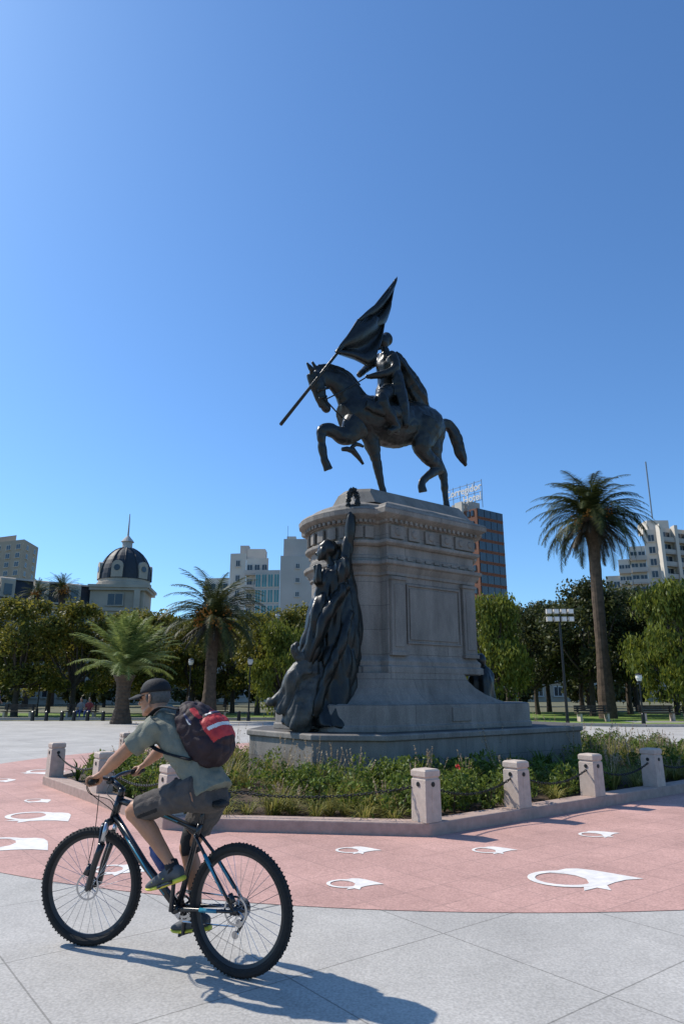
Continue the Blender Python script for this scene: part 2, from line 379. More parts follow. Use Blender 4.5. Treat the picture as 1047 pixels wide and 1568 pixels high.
b=B(); b.loft([body(o_,z) for z,o_ in prof],'granite')
o=b.obj('shaft_and_cornice',ped); bevel(o,.008,1)
b=B(); b.loft([zr(octa(-1.75,1.75,.72,.3),5.38),zr(octa(-1.7,1.7,.5,.3),5.66),zr(octa(-1.6,1.66,.42,.3),5.76)],'granite_p')
b.obj('statue_plinth',ped)
b=B()
for sgn in(-1,1):
    y=sgn*1.18
    for xc in(-1.33,.66): 
        b.box((xc,y+sgn*.03,3.03),(.36,.07,1.50),'granite_p'); b.box((xc,y+sgn*.045,3.74),(.42,.10,.07),'granite_p'); b.box((xc,y+sgn*.045,2.31),(.42,.10,.08),'granite_p')
        b.box((xc,y+sgn*.07,3.03),(.22,.02,1.2),'granite_p')
    for (x0,x1,z0,z1) in [(-1.08,.42,3.62,3.66),(-1.08,.42,2.5,2.54)]: b.box(((x0+x1)/2,y+sgn*.015,(z0+z1)/2),(x1-x0,.04,z1-z0),'granite_p')
    for xc in(-1.06,.40): b.box((xc,y+sgn*.0155,3.08),(.04,.041,1.08),'granite_p')
    b.box((-.33,y+sgn*.01,3.08),(1.34,.022,1.0),'granite_p')
    for xc in [-1.33,-.88,-.42,.04,.46,.74]:
        b.box((xc,y+sgn*.05,4.655),(.30 if xc>-1.3 else .34,.06,.26),'granite_p'); b.tube([(xc,y+sgn*.075,4.655),(xc,y+sgn*.105,4.655)],[.09,.06],'granite_p',12,side=(1,0,0))
    for k in range(19): b.box((-1.55+k*.135,y+sgn*.10,4.87),(.07,.08,.07),'granite_p')
    for k in range(10): b.box((-1.5+k*.25,y+sgn*.05,4.14),(.16,.03,.06),'granite_p')
    b.box((-.1,-1.60*(-sgn),1.2),(.5,.05,.26),'granite_p')
for k in range(9):
    a=math.pi/2+math.pi*(k+.5)/9; b.box((-1.67+.60*math.cos(a)-.02,.95*math.sin(a),4.655),(.05,.2,.24),'granite_p',math.atan2(.95*math.sin(a)*.6,.6*math.cos(a)*1.0))
for k in range(24):
    a=math.pi/2+math.pi*(k+.5)/24; b.box((-1.67+.66*math.cos(a)-.02,1.0*math.sin(a),4.87),(.07,.07,.07),'granite_p',a)
o=b.obj('pilasters_and_panels',ped); bevel(o,.008,1)

# ------------------------------------------------------------------ equestrian statue (side elevation rectified to metres)
def T(px,py,dy=0.0):
    u=px-523.5; v=784-py; yd=1010.3-.2554*v; kx=u/yd; kz=(266.9+.9668*v)/yd; bb=11+dy
    a=(.609*bb+.793*bb*kx)/(.793-.609*kx); Y=.793*bb+.609*a
    return (a-10.2,dy,1.6+kz*Y)
q=.0138
st=empty('equestrian_statue',(*MC,0),A)
b=B()
def ht(pts,rads,dys=0,lat=1.0,sm=4,seg=14,fl=None):
    if not isinstance(dys,(list,tuple)): dys=[dys]*len(pts)
    b.tube([T(p[0],p[1],d) for p,d in zip(pts,dys)],[(r*q*lat,r*q) for r in rads],'bronze',seg,sm=sm,flute=fl)
ht([(527,640),(545,636),(575,643),(600,650),(630,648),(655,652),(670,664)],[22,34,40,41,37,33,20],0,.86,seg=20)
ht([(552,640),(540,614),(522,590),(503,579),(484,578)],[36,31,24,17,12],0,.5,seg=16)       # neck
ht([(548,594),(530,574),(508,564),(488,562)],[10,9,8,5],0,.35)                                # mane crest
ht([(480,572),(485,588),(490,606),(496,623)],[13.5,15,11.5,9],0,.62)                          # head
b.ball(T(499,625),(.12,.10,.10),'bronze')
ht([(478,568),(469,555)],[4.5,1.5],-.08,sm=0); ht([(484,566),(478,554)],[4.5,1.5],.08,sm=0)
ht([(670,650),(686,651),(697,670),(704,693),(713,714)],[8,11,13,12,4],0,.7,fl=(.12,5,1))       # tail
ht([(560,650),(568,675),(576,706),(578,716),(583,742),(586,752),(586,761)],[23,15,9,8.5,6,6.5,9],-.05,.8)
ht([(545,652),(528,668),(508,660),(493,660),(493,680),(496,700),(500,712),(503,720)],[24,15,11,9.5,6.5,6.5,7,8.5],-.3,.8)
ht([(655,650),(646,680),(652,697),(673,716),(664,722),(650,733),(645,741),(647,754)],[32,22,15,10,8.5,7,7,9],-.26,.7)
ht([(662,655),(662,690),(668,708),(677,724),(680,745),(682,765),(683,773),(683,783)],[28,20,13,10,7,6.5,7,9],.05,.7)
ht([(560,650),(585,640),(600,660)],[16,20,14],0,1.6)
b.ball(T(598,612),(.36,.42,.30),'bronze')
# rider
ht([(592,606),(594,585),(594,562),(592,543)],[19,17,20,15],0,1.15,seg=16)
ht([(591,546),(589,534)],[8,7],0,sm=0)
b.ball(T(587,523),(.155,.14,.19),'bronze'); b.ball(T(592,520),(.15,.15,.17),'bronze'); b.ball(T(577,526),(.04,.03,.05),'bronze'); b.ball(T(580,533),(.06,.06,.05),'bronze')
ht([(600,547),(605,563),(590,572),(566,577)],[10,8.5,7,5],[-.27,-.36,-.3,-.12],sm=3)
b.ball(T(563,577,-.1),(.08,.05,.06),'bronze')
ht([(584,548),(566,560),(549,575)],[9.5,7.5,5],[.27,.35,.22],sm=3)
ht([(594,600),(584,612),(592,630),(603,648),(607,656),(594,661)],[15,12,10,9,7,5],[-.2,-.46,-.5,-.48,-.48,-.5],sm=3)
ht([(594,600),(582,612),(586,630),(590,648),(580,656)],[13,11,9,7.5,5],[.2,.46,.5,.48,.5],sm=3)
ht([(600,542),(610,560),(622,586),(634,610),(650,630)],[9,14,18,20,10],0,1.25,sm=4,seg=28,fl=(.10,7,2))
ht([(604,556),(610,585),(617,618),(622,654)],[7,10,11,6],[-.3,-.42,-.48,-.5],.8,sm=3,fl=(.1,5,2))
ht([(560,618),(585,628),(612,630)],[8,10,10],[-.42,-.5,-.5],.5)
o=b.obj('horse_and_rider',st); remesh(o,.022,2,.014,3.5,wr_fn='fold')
b=B()
ht([(498,612),(516,632),(524,640)],[1.2]*3,-.12,sm=0); ht([(498,612),(530,596),(562,577)],[1.1]*3,-.2,sm=2)
ht([(487,598),(503,594)],[2,2],-.16,sm=0); ht([(489,610),(500,607)],[1.8,1.8],-.14,sm=0)
ht([(524,688),(540,690),(556,711)],[3,5,2],-.55,sm=2); ht([(536,688),(545,680),(556,684)],[2.5,3.5,2],-.55,sm=2)
ht([(430,650),(607,427)],[2.6,1.8],-.25,sm=0); ht([(603,434),(608,424)],[3.5,.4],-.25,sm=0)
ht([(606,652),(606,664)],[7,7],-.5,.5,sm=0)
b.obj('flagpole_reins_and_scabbard',st,smooth=True)
def flagpiece(name,L,Rr,depth):
    V=[];F=[];n=16;m=12
    for i in range(n+1):
        t=i/n*(len(L)-1); k=min(int(t),len(L)-2); t-=k
        a=(L[k][0]*(1-t)+L[k+1][0]*t,L[k][1]*(1-t)+L[k+1][1]*t)
        t=i/n*(len(Rr)-1); k=min(int(t),len(Rr)-2); t-=k
        c=(Rr[k][0]*(1-t)+Rr[k+1][0]*t,Rr[k][1]*(1-t)+Rr[k+1][1]*t)
        for j in range(m+1):
            s=j/m; px=a[0]*(1-s)+c[0]*s; py=a[1]*(1-s)+c[1]*s
            V.append(T(px,py,-.25+depth*math.sin(s*9+i*.35)*min(1,s*3)+.12*s))
    for i in range(n):
        for j in range(m): F.append((i*(m+1)+j,i*(m+1)+j+1,(i+1)*(m+1)+j+1,(i+1)*(m+1)+j))
    me=raw(name,V,F,[M['bronze']]); me.polygons.foreach_set('use_smooth',[True]*len(F)); o=inst(name,me,(0,0,0)); o.parent=st
    s=o.modifiers.new('s','SOLIDIFY'); s.thickness=.035
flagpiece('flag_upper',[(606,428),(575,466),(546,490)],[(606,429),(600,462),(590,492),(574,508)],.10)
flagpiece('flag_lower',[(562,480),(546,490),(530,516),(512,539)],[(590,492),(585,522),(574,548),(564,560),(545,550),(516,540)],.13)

# ------------------------------------------------------------------ allegorical figures (local sketch units 12.1 mm)
def fig(name,loc,rz,build,vox=.022,wr=.018,wsc=5,m='bronze'):
    global b
    b=B(); build(); o=b.obj(name); remesh(o,vox,1,wr,wsc,wr_fn='fold',zs=.35); o.location=loc; o.rotation_euler[2]=rz; return o
g=.0121
def P(px,py,d=0): return ((px-515)*g,d,(1060-py)*g+1.6-.92)
def pt(pts,rads,lat=1,ds=0,sm=4,seg=16,fl=None,m='bronze'):
    if not isinstance(ds,(list,tuple)): ds=[ds]*len(pts)
    b.tube([P(x,y,d) for (x,y),d in zip(pts,ds)],[(r*g*lat,r*g) for r in rads],m,seg,sm=sm,flute=fl,side=(0,1,0))
def woman():
    pt([(506,1113),(510,1075),(516,1030),(519,985),(519,945),(516,905),(512,880),(512,866)],[42,35,32,30,27,22,21,14],.95,[-.05,0,0,.05,.05,0,0,0],seg=48,fl=(.05,7,2.2))
    pt([(530,868),(538,910),(540,960),(537,1020),(529,1065),(520,1100)],[8,12,14,15,13,8],1.5,.12,seg=30,fl=(.07,5,3))
    pt([(500,885),(489,925),(482,965),(472,1010),(460,1060),(446,1110)],[11,15,16,19,20,14],1.2,[-.1,-.15,-.15,-.1,0,0],seg=30,fl=(.07,5,3))
    pt([(530,900),(508,930),(490,975),(470,1030)],[9,9,8,6],1.3,[-.15,-.3,-.34,-.3],seg=16)
    pt([(536,940),(520,990),(500,1040),(480,1095)],[8,8,9,7],1.2,[-.1,-.3,-.38,-.42],seg=16)
    pt([(512,872),(504,858),(499,848)],[8.5,6.5,6.5])
    b.ball(P(494,842),(.145,.14,.185),'bronze'); b.ball(P(502,837,.03),(.185,.18,.19),'bronze'); b.ball(P(481,845),(.03,.03,.05),'bronze'); b.ball(P(486,853),(.05,.05,.05),'bronze')
    pt([(506,832),(516,850),(524,880),(528,930)],[9,12,14,10],1.4,.15,fl=(.08,5,2))
    pt([(522,874),(529,850),(533,825),(537,798),(540,776)],[12,11,9,7.5,6],1,[0,-.02,-.05,-.05,-.05])
    pt([(520,856),(524,872),(519,898)],[11,15,9],1.2,-.12,fl=(.12,5,1))
    b.ball(P(541,770,-.05),(.09,.06,.10),'bronze')
    pt([(500,878),(488,895),(486,880),(484,868)],[10,9,7,6],1,[-.15,-.3,-.35,-.35])
wl=W(-2.35,-.62,.92)
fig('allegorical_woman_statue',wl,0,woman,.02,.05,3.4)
b=B()
for k in range(56):
    a=2*math.pi*k/56; c=Vector(P(541,760,-.05))+Vector((.085*math.cos(a),0,.235*math.sin(a)))
    for j in range(5):
        d=Vector((random.gauss(0,1),random.gauss(0,.6),random.gauss(0,1))).normalized(); b.tube([c,c+d*.035,c+d*.075],[.014,.026,.004],'bronze',5,sm=0)
b.tube([Vector(P(541,760,-.05))+Vector((.085*math.cos(a*.2618),0,.235*math.sin(a*.2618))) for a in range(25)],[.03]*25,'bronze',6)
o=b.obj('laurel_wreath',bpy.data.objects['allegorical_woman_statue'])
def seated():
    W_='bronze_pale'
    pt([(492,1035),(488,1015),(484,1000),(480,992)],[22,17,17,10],1,seg=24,fl=(.06,5,1),m=W_)
    pt([(480,994),(478,984)],[6,6],m=W_); b.ball(P(475,975),(.12,.115,.155),W_); b.ball(P(480,972),(.13,.13,.14),W_)
    pt([(492,1030),(470,1026),(452,1038),(446,1060),(434,1090)],[20,17,13,12,15],1.1,[0,-.2,-.3,-.25,-.2],seg=24,fl=(.07,5,1),m=W_)
    pt([(496,1040),(478,1055),(466,1085),(452,1112)],[22,22,24,22],1.2,[0,-.1,-.2,-.2],seg=36,fl=(.07,6,2.5),m=W_)
    pt([(478,996),(462,1010),(450,996),(455,988)],[9,8,6,4],1,[-.15,-.3,-.35,-.3],m=W_)
    pt([(444,1048),(432,1064),(420,1074),(412,1072)],[9,8,6,4],1,-.25,m=W_)
    pt([(500,1050),(490,1085),(480,1112)],[22,26,26],1,0,seg=30,fl=(.07,5,2),m=W_)
fig('seated_allegory_statue',wl,0,seated,.02,.04,4.5)
def rear():
    pt([(515,1075),(515,1040),(514,1018)],[26,24,14],1,fl=(.08,6,1)); b.ball(P(516,1002),(.14,.14,.16),'bronze'); pt([(520,1018),(532,1030),(530,1050)],[9,8,6])
fig('rear_allegory_statue',W(1.85,-.40,.92),0,rear,.03)

# ------------------------------------------------------------------ buildings
def win(b,c,dirx,nrm,wd,h,frame='frame',glass='glass',sill=True):
    dx,dy=dirx; nx,ny=nrm; rz=math.atan2(dy,dx)
    b.box((c[0]+nx*.02,c[1]+ny*.02,c[2]),(wd+.3,.16,h+.3),frame,rz)
    b.box((c[0]+nx*.06,c[1]+ny*.06,c[2]),(wd,.14,h),glass,rz)
    b.box((c[0]+nx*.08,c[1]+ny*.08,c[2]),(.08,.14,h),frame,rz)
    if sill: b.box((c[0]+nx*.15,c[1]+ny*.15,c[2]-h/2-.12),(wd+.5,.35,.14),frame,rz)
def face(b,p0,p1,z0,z1,nx,nz,wd,h,frame='frame',glass='glass',bal=None,skip=0,sill=True):
    dx,dy=p1[0]-p0[0],p1[1]-p0[1]; L=math.hypot(dx,dy); dx/=L;dy/=L; n=(dy,-dx)
    for i in range(nx):
        for k in range(nz):
            if random.random()<skip: continue
            t=(i+.5)/nx*L; z=z0+(k+.5)/nz*(z1-z0)
            c=(p0[0]+dx*t,p0[1]+dy*t,z); win(b,c,(dx,dy),n,wd,h,frame,glass,sill)
    if bal:
        for k in range(nz):
            z=z0+k/nz*(z1-z0); mx,my=(p0[0]+p1[0])/2+n[0]*.6,(p0[1]+p1[1])/2+n[1]*.6
            b.box((mx,my,z),(L,1.3,.2),bal,math.atan2(dy,dx)); b.box((mx+n[0]*.6,my+n[1]*.6,z+.55),(L*.98,.08,.8),bal,math.atan2(dy,dx))
def quad(p0,p1,d):
    k0=1+d/p0[1]; k1=1+d/p1[1]
    return [p0,p1,(p1[0]*k1,p1[1]*k1),(p0[0]*k0,p0[1]*k0)]

# hotel tower
F_=(.793,.609); L_=(-.609,.793); hc=(36.7,180); h1=(36.7+F_[0]*10.8,180+F_[1]*10.8); h0=(36.7+L_[0]*10.6,180+L_[1]*10.6)
b=B(); b.prism([h0,hc,h1,(h0[0]+F_[0]*10.8,h0[1]+F_[1]*10.8)],0,50.3,'brick')
nr=(.609,-.793)
for k in range(16):
    z=2+k*3.05
    for i in range(4):
        t=1.5+i*2.6; b.box((hc[0]+F_[0]*t+nr[0]*.08,hc[1]+F_[1]*t+nr[1]*.08,z+1.4),(2.4,.2,2.2),'glass',A)
    b.box((hc[0]+F_[0]*5.4+nr[0]*.03,hc[1]+F_[1]*5.4+nr[1]*.03,z+.15),(10.6,.2,.3),'brick',A)
    for i,t in enumerate((1.6,3.0,8.6)):
        b.box((hc[0]+L_[0]*t-F_[0]*.08,hc[1]+L_[1]*t-F_[1]*.08,z+1.4),(.2,.9,1.5),'glass',A)
b.box((hc[0]+L_[0]*6-F_[0]*.3,hc[1]+L_[1]*6-F_[1]*.3,26.6),(.8,2.6,53),'whitewall',A)
b.prism([(h0[0]+F_[0]*1.5,h0[1]+F_[1]*1.5),(hc[0]+F_[0]*1.5+L_[0]*4,hc[1]+F_[1]*1.5+L_[1]*4),(hc[0]+F_[0]*6+L_[0]*4,hc[1]+F_[1]*6+L_[1]*4),(h0[0]+F_[0]*6,h0[1]+F_[1]*6)],50.3,53.5,'greywall')
ho=b.obj('hotel_tower')
b=B()
for t in np.linspace(.3,13.5,6):
    p=(hc[0]+L_[0]*(t-2.5),hc[1]+L_[1]*(t-2.5)); b.box((p[0],p[1],54),(.15,.15,8),'metal')
for z in(52.2,54.6,57.6): b.box((hc[0]+L_[0]*4.4,hc[1]+L_[1]*4.4,z),(.12,13.2,.12),'metal',A)
b.obj('sign_frame',ho)
for txt,z,t0,sz in(('Corregidor',55.2,11.2,2.9),('Hotel',52.4,4.6,2.9)):
    cu=bpy.data.curves.new(txt,'FONT'); cu.body=txt; cu.size=sz; cu.extrude=.12; cu.offset=.02
    o=bpy.data.objects.new('sign_letters',cu); C.objects.link(o); o.data.materials.append(M['white'])
    o.location=(hc[0]+L_[0]*t0-F_[0]*.2,hc[1]+L_[1]*t0-F_[1]*.2,z); o.rotation_euler=(R(90),0,math.atan2(-L_[1],-L_[0])); o.parent=ho

# right stepped apartment block
b=B()
def blk(kx0,kx1,D0,D1,top,dep,wall,nx,nz,wd,h,bal=None,glass='glass'):
    p0=(kx0*D0,D0);p1=(kx1*D1,D1); qd=quad(p0,p1,dep); b.prism(qd,0,top,wall)
    b.box(((qd[0][0]+qd[2][0])/2,(qd[0][1]+qd[2][1])/2,top+.35),(2,2,.7),wall)
    if nx: face(b,p0,p1,1,top-.6,nx,nz,wd,h,bal=bal,glass=glass)
    return p0,p1,qd
blk(.452,.4735,150,149,37.0,14,'whitewall',1,13,1.2,1.4)
p0,p1,qd=blk(.4737,.60,148.8,158,37.4,14,'whitewall',6,13,2.1,1.9,bal='greywall')
for i in range(7):
    t=i/6; x=p0[0]*(1-t)+p1[0]*t; y=p0[1]*(1-t)+p1[1]*t; b.box((x,y-.9,18.9),(.7,1.8,37.8),'whitewall')
blk(.428,.4518,151,150.2,33.4,12,'whitewall',2,12,1.3,1.3,bal='greywall')
blk(.410,.4278,152,151.2,30.6,12,'whitewall',2,11,1.0,1.2,bal='greywall')
blk(.389,.4098,153,152.2,27.0,12,'whitewall',2,9,1.2,1.3)
b.box((72.5,155,38.6),(5,5,2.6),'whitewall'); b.box((72.6,155,48),(.25,.25,14),'metal')
b.obj('stepped_apartment_building')

# left beige apartment tower
b=B(); c=(-.4755*215,215)
qd=[(-.56*225,225),c,(-.453*228,228),(-.53*240,240)]
b.prism(qd,0,49.3,'beige'); face(b,qd[0],c,3,48.5,6,16,1.7,1.5,'whitewall'); face(b,c,qd[2],3,48.5,2,16,1.5,1.5,'whitewall')
b.prism([(-.52*225,226),(-.49*221,222),(-.49*230,231),(-.52*234,235)],49.3,52.3,'beige'); b.obj('beige_apartment_building')

# mid-left apartment cluster
b=B(); blk(-.202,-.166,150,149,26,14,'whitewall',2,8,2.2,1.7,bal='greywall'); b.obj('balcony_apartment_building')
b=B(); blk(-.1658,-.142,149,148.5,31.4,14,'whitewall',1,9,.8,1.2); blk(-.1418,-.109,148.5,148,30.2,14,'whitewall',3,9,1.0,1.4,bal='greywall')
b.box((-19.6,156,32),(4,4,3),'whitewall'); b.box((-22.5,156,33),(2,2,3),'greywall'); b.obj('white_apartment_building')
b=B(); p0,p1,qd=blk(-.128,-.0915,143,142.5,26.6,10,'greywall',0,1,.1,.1)
face(b,p0,p1,3,26,4,7,.95,2.6,frame='whitewall',glass='teal',sill=False); b.obj('glass_office_building')
b=B(); p0,p1,qd=blk(-.0913,-.0405,142.2,143.5,29.6,16,'greywall',0,1,.1,.1); b.box((-9.8,150,31.8),(6,6,5),'greywall'); b.box((-11.2,149,34.6),(2,2,1),'whitewall')
face(b,p0,p1,14,29,1,5,.7,.9)
for x in(-12,-8.5): b.box((x,148,35.5),(.08,.08,4),'metal')
b.obj('blank_wall_apartment_building')

# classical palace with mansard
b=B(); p0=(-.56*88,88); p1=(-.338*101,101)
dx,dy=p1[0]-p0[0],p1[1]-p0[1]; Ln=math.hypot(dx,dy); dx/=Ln;dy/=Ln; n=(dy,-dx); rz=math.atan2(dy,dx)
b.prism([p0,p1,(p1[0]-n[0]*14,p1[1]-n[1]*14),(p0[0]-n[0]*14,p0[1]-n[1]*14)],0,13.6,'classic')
def along(t,o_,z): return (p0[0]+dx*t+n[0]*o_,p0[1]+dy*t+n[1]*o_,z)
for z,th,pr in((4.4,.4,.3),(8.9,.3,.25),(13.1,.5,.6),(13.6,.25,.9)): b.box(along(Ln/2,0,z),(Ln+1,pr*2,th),'classic',rz)
nb=9
for i in range(nb):
    t=(i+.5)/nb*Ln
    for z,h in((2.3,2.6),(6.7,2.8),(11,2.4)): win(b,along(t,0,z),(dx,dy),n,1.3,h,'classic')
    b.box(along(t-Ln/nb/2,.12,9),(.55,.4,8.6),'classic',rz)
    b.box(along(t,.35,8.5),(2,.5,.2),'classic',rz)
    if i%2==0:
        b.box(along(t,-.3,15.1),(1.8,1.4,2.3),'classic',rz); b.box(along(t,.43,15),(1.0,.1,1.5),'glass',rz); b.tube([along(t-.95,-.3,16.2),along(t+.95,-.3,16.2)],[.5,.5],'classic',8)
q2=[along(0,-.2,13.7),along(Ln,-.2,13.7),along(Ln,-13.6,13.7),along(0,-13.6,13.7)]; q3=[along(.5,-1.5,16.6),along(Ln-1,-1.5,16.6),along(Ln-1,-12.5,16.6),along(.5,-12.5,16.6)]
b.loft([q2,q3],'darkslate'); q4=[along(.3,-1.2,16.6),along(Ln-.8,-1.2,16.6),along(Ln-.8,-12.8,16.6),along(.3,-12.8,16.6)]
b.loft([q4,[(x,y,16.85) for x,y,z in q4]],'greywall')
pal=b.obj('mansard_palace_building')
b=B(); tx,ty=-.3205*103,103
tr=.12
b.box((tx,ty,8.2),(7.2,7.2,16.4),'classic',tr)
for z,wd in((13.2,7.8),(16.2,8.2),(16.6,8.6)): b.box((tx,ty,z),(wd,wd,.4),'classic',tr)
for sx in(-3.2,3.2): b.box((tx+sx,ty-3.7,14.7),(.8,.5,2.6),'classic',tr)
win(b,(tx,ty-3.62,14.7),(1,0),(0,-1),2.2,1.6,'classic'); win(b,(tx,ty-3.62,9.6),(1,0),(0,-1),1.4,3,'classic')
def ring(r,z,n=32,sq=0): return [(tx+r*math.cos(2*math.pi*k/n),ty+r*math.sin(2*math.pi*k/n),z) for k in range(n)]
b.loft([ring(4.0,16.8),ring(4.0,17.4),ring(3.8,17.5),ring(3.8,17.9)],'classic')
b.loft([ring(3.85*math.cos(a)+.02,17.9+5.2*math.sin(a)) for a in [k*math.pi/2/10*.93 for k in range(11)]],'darkslate')
for k in range(12):
    a=k*math.pi/6+.26; b.tube([(tx+(3.9*math.cos(e)+.02)*math.cos(a),ty+(3.9*math.cos(e)+.02)*math.sin(a),17.9+5.23*math.sin(e)) for e in [j*math.pi/2/8*.93 for j in range(9)]],[.09]*9,'darkslate',5)
b.loft([ring(1.1,22.7,16),ring(1.1,23.0,16),ring(.75,23.1,16),ring(.75,23.9,16),ring(1.0,24.0,16),ring(.6,24.5,16),ring(.15,25.0,16),ring(.06,28.5,16)],'greywall')
for a in(-90,-90+60,-90-60,150,30,90):
    a=R(a); cx,cy=tx+3.45*math.cos(a),ty+3.45*math.sin(a)
    b.box((cx,cy,18.9),(.9,1.7,1.8),'classic',a); b.tube([(cx-.45*math.cos(a),cy-.45*math.sin(a),19.7),(cx+.47*math.cos(a),cy+.47*math.sin(a),19.7)],[.82,.82],'classic',14)
    b.tube([(cx+.40*math.cos(a),cy+.40*math.sin(a),19.4),(cx+.52*math.cos(a),cy+.52*math.sin(a),19.4)],[.46,.46],'glass',14)
b.obj('dome_tower',pal)
b=B(); p0=(-.281*104,104);p1=(-.21*112,112); qd=quad(p0,p1,12); b.prism(qd,0,12.4,'classic'); face(b,p0,p1,1,12,5,3,1.3,2.2,'classic'); b.prism(quad((p0[0]-.3,p0[1]-.5),(p1[0]+.3,p1[1]-.5),13),12.4,12.9,'greywall'); b.obj('low_wing',pal)

# far infill row of houses, mostly behind trees
random.seed(3)
b=B(); x=-95
while x<120:
    wd=random.uniform(9,16); h=random.uniform(5,9.5); m=random.choice(['whitewall','classic','beige','greywall']); y=random.uniform(122,130)
    b.prism([(x,y),(x+wd-.3,y),(x+wd-.3,y+10),(x,y+10)],0,h,m); face(b,(x,y),(x+wd-.3,y),.5,h-.5,int(wd/3),max(1,int(h/3)),1.3,1.5); x+=wd
b.obj('background_houses')

# ------------------------------------------------------------------ trees
def tree_mesh(name,seed,H,crw,leafm,nleaf=9000,lsz=.13,low=.25,droop=0,nb=26,gap=1.0):
    rnd=random.Random(seed); b=B()
    fork=H*.28
    b.tube([(0,0,0),(rnd.uniform(-.1,.1),0,fork*.5),(rnd.uniform(-.2,.2),rnd.uniform(-.1,.1),fork)],[.24,.18,.16],'bark',9,sm=2)
    blobs=[]
    for i in range(nb):
        a=rnd.uniform(0,6.28); rr=crw*math.sqrt(rnd.random())*.85; z=H*(low+(1-low)*rnd.random()**.9)
        k=1-((z/H-.55)/.55)**2; rr*=max(.35,k)
        c=Vector((rr*math.cos(a),rr*math.sin(a),min(z,H*.93))); blobs.append((c,rnd.uniform(.14,.28)*crw*1.15))
        mid=c*.5+Vector((rnd.uniform(-.2,.2),rnd.uniform(-.2,.2),fork*.35))
        if i%2==0: b.tube([(0,0,fork*.9),mid,c],[.1,.06,.02],'bark',5,sm=3)
    rs=np.random.RandomState(seed); per=nleaf//nb; V=[];F=[];MI=[]
    for c,r in blobs:
        d=rs.normal(size=(per,3)); d/=np.linalg.norm(d,axis=1)[:,None]; rad=r*rs.uniform(.35,1.2,size=(per,1))
        P_=np.array(c)+d*rad*np.array([1,1,.75])
        if droop: P_[:,2]-=droop*rs.rand(per)*rs.rand(per)
        n=d*.6+rs.normal(size=(per,3)); n/=np.linalg.norm(n,axis=1)[:,None]
        u=np.cross(n,rs.normal(size=(per,3))); u/=np.linalg.norm(u,axis=1)[:,None]; v=np.cross(n,u)
        if droop: u=np.tile([0,0,1.],(per,1))+rs.normal(size=(per,3))*.35; v=rs.normal(size=(per,3)); v/=np.linalg.norm(v,axis=1)[:,None]
        s=lsz*rs.uniform(.6,1.3,size=(per,1))
        q=np.stack([P_-u*s,P_+v*s*.55,P_+u*s,P_-v*s*.55],1).reshape(-1,3)
        o=len(V); V.extend(map(tuple,q)); F.extend([(o+4*i,o+4*i+1,o+4*i+2,o+4*i+3) for i in range(per)])
    o=len(b.v); nbf=len(b.f); V=b.v+V; F=b.f+[tuple(i+o for i in f) for f in F]; MI=[0]*nbf+[1]*(len(F)-nbf)
    return raw(name,V,F,[M['bark'],leafm],MI)
TA=[tree_mesh('broadleaf_tree',10+i,7.6,3.3,M['leafA'],11500,.125,.24,nb=40) for i in range(3)]
TB=[tree_mesh('dark_tree',20+i,9.2,4.2,M['leafB'],11500,.14,.30,nb=42) for i in range(2)]
TC=[tree_mesh('weeping_tree',30+i,8.2,3.2,M['leafC'],13000,.13,.20,droop=1.6,nb=36) for i in range(2)]
rnd=random.Random(5)
for i,(x,y,s) in enumerate([(-22.1,48,1.04),(-26,50,1.05),(-19,50,1.03),(-17.2,56,1.05),(-14.2,52,.98),(-11.6,55,1.0),(-8.8,57,.98),(-6.2,52,.97),(-4.2,46,.92),(-2.2,53,1.05),(1,54,1),(4.5,56,1),(-24,58,1),(-13,60,1)]):
    inst('broadleaf_tree',TA[i%3],(x,y,0),rnd.uniform(0,6),(s*rnd.uniform(.9,1.1),s,s))
for i,(x,y,s) in enumerate([(13.6,58,.95),(17.5,60,1.0),(17.6,50,1.04),(21.5,53,1.02),(25,60,1.05),(21,62,1.05),(14.6,53,.84),(24.5,52,1)]):
    inst('park_tree',TB[i%2],(x,y,0),rnd.uniform(0,6),s)
for i,(x,y,s) in enumerate([(9.6,45,.97),(19.9,41,1.0),(23.5,43,1.08),(22.6,39,.9),(-3.6,42.5,.72)]):
    inst('weeping_tree',TC[i%2],(x,y,0),rnd.uniform(0,6),s)
V=[];F=[];MI=[]
def merge(me,loc,rz,s):
    o=len(V); cs,sn=math.cos(rz)*s,math.sin(rz)*s
    co_=np.empty(len(me.vertices)*3); me.vertices.foreach_get('co',co_); co_=co_.reshape(-1,3)
    X=np.stack([co_[:,0]*cs-co_[:,1]*sn+loc[0],co_[:,0]*sn+co_[:,1]*cs+loc[1],co_[:,2]*s],1); V.extend(map(tuple,X))
    for p in me.polygons: F.append(tuple(i+o for i in p.vertices)); MI.append(p.material_index)
lite=tree_mesh('lite',77,7,3.6,M['leafB'],2200,.28,.12,nb=22)
x=-52
while x<60:
    merge(lite,(x,rnd.uniform(72,84)),rnd.uniform(0,6),rnd.uniform(.85,1.05)); x+=rnd.uniform(3.6,5)
inst('distant_tree_belt',raw('distant_tree_belt',V,F,[M['bark'],M['leafB']],MI),(0,0,0))

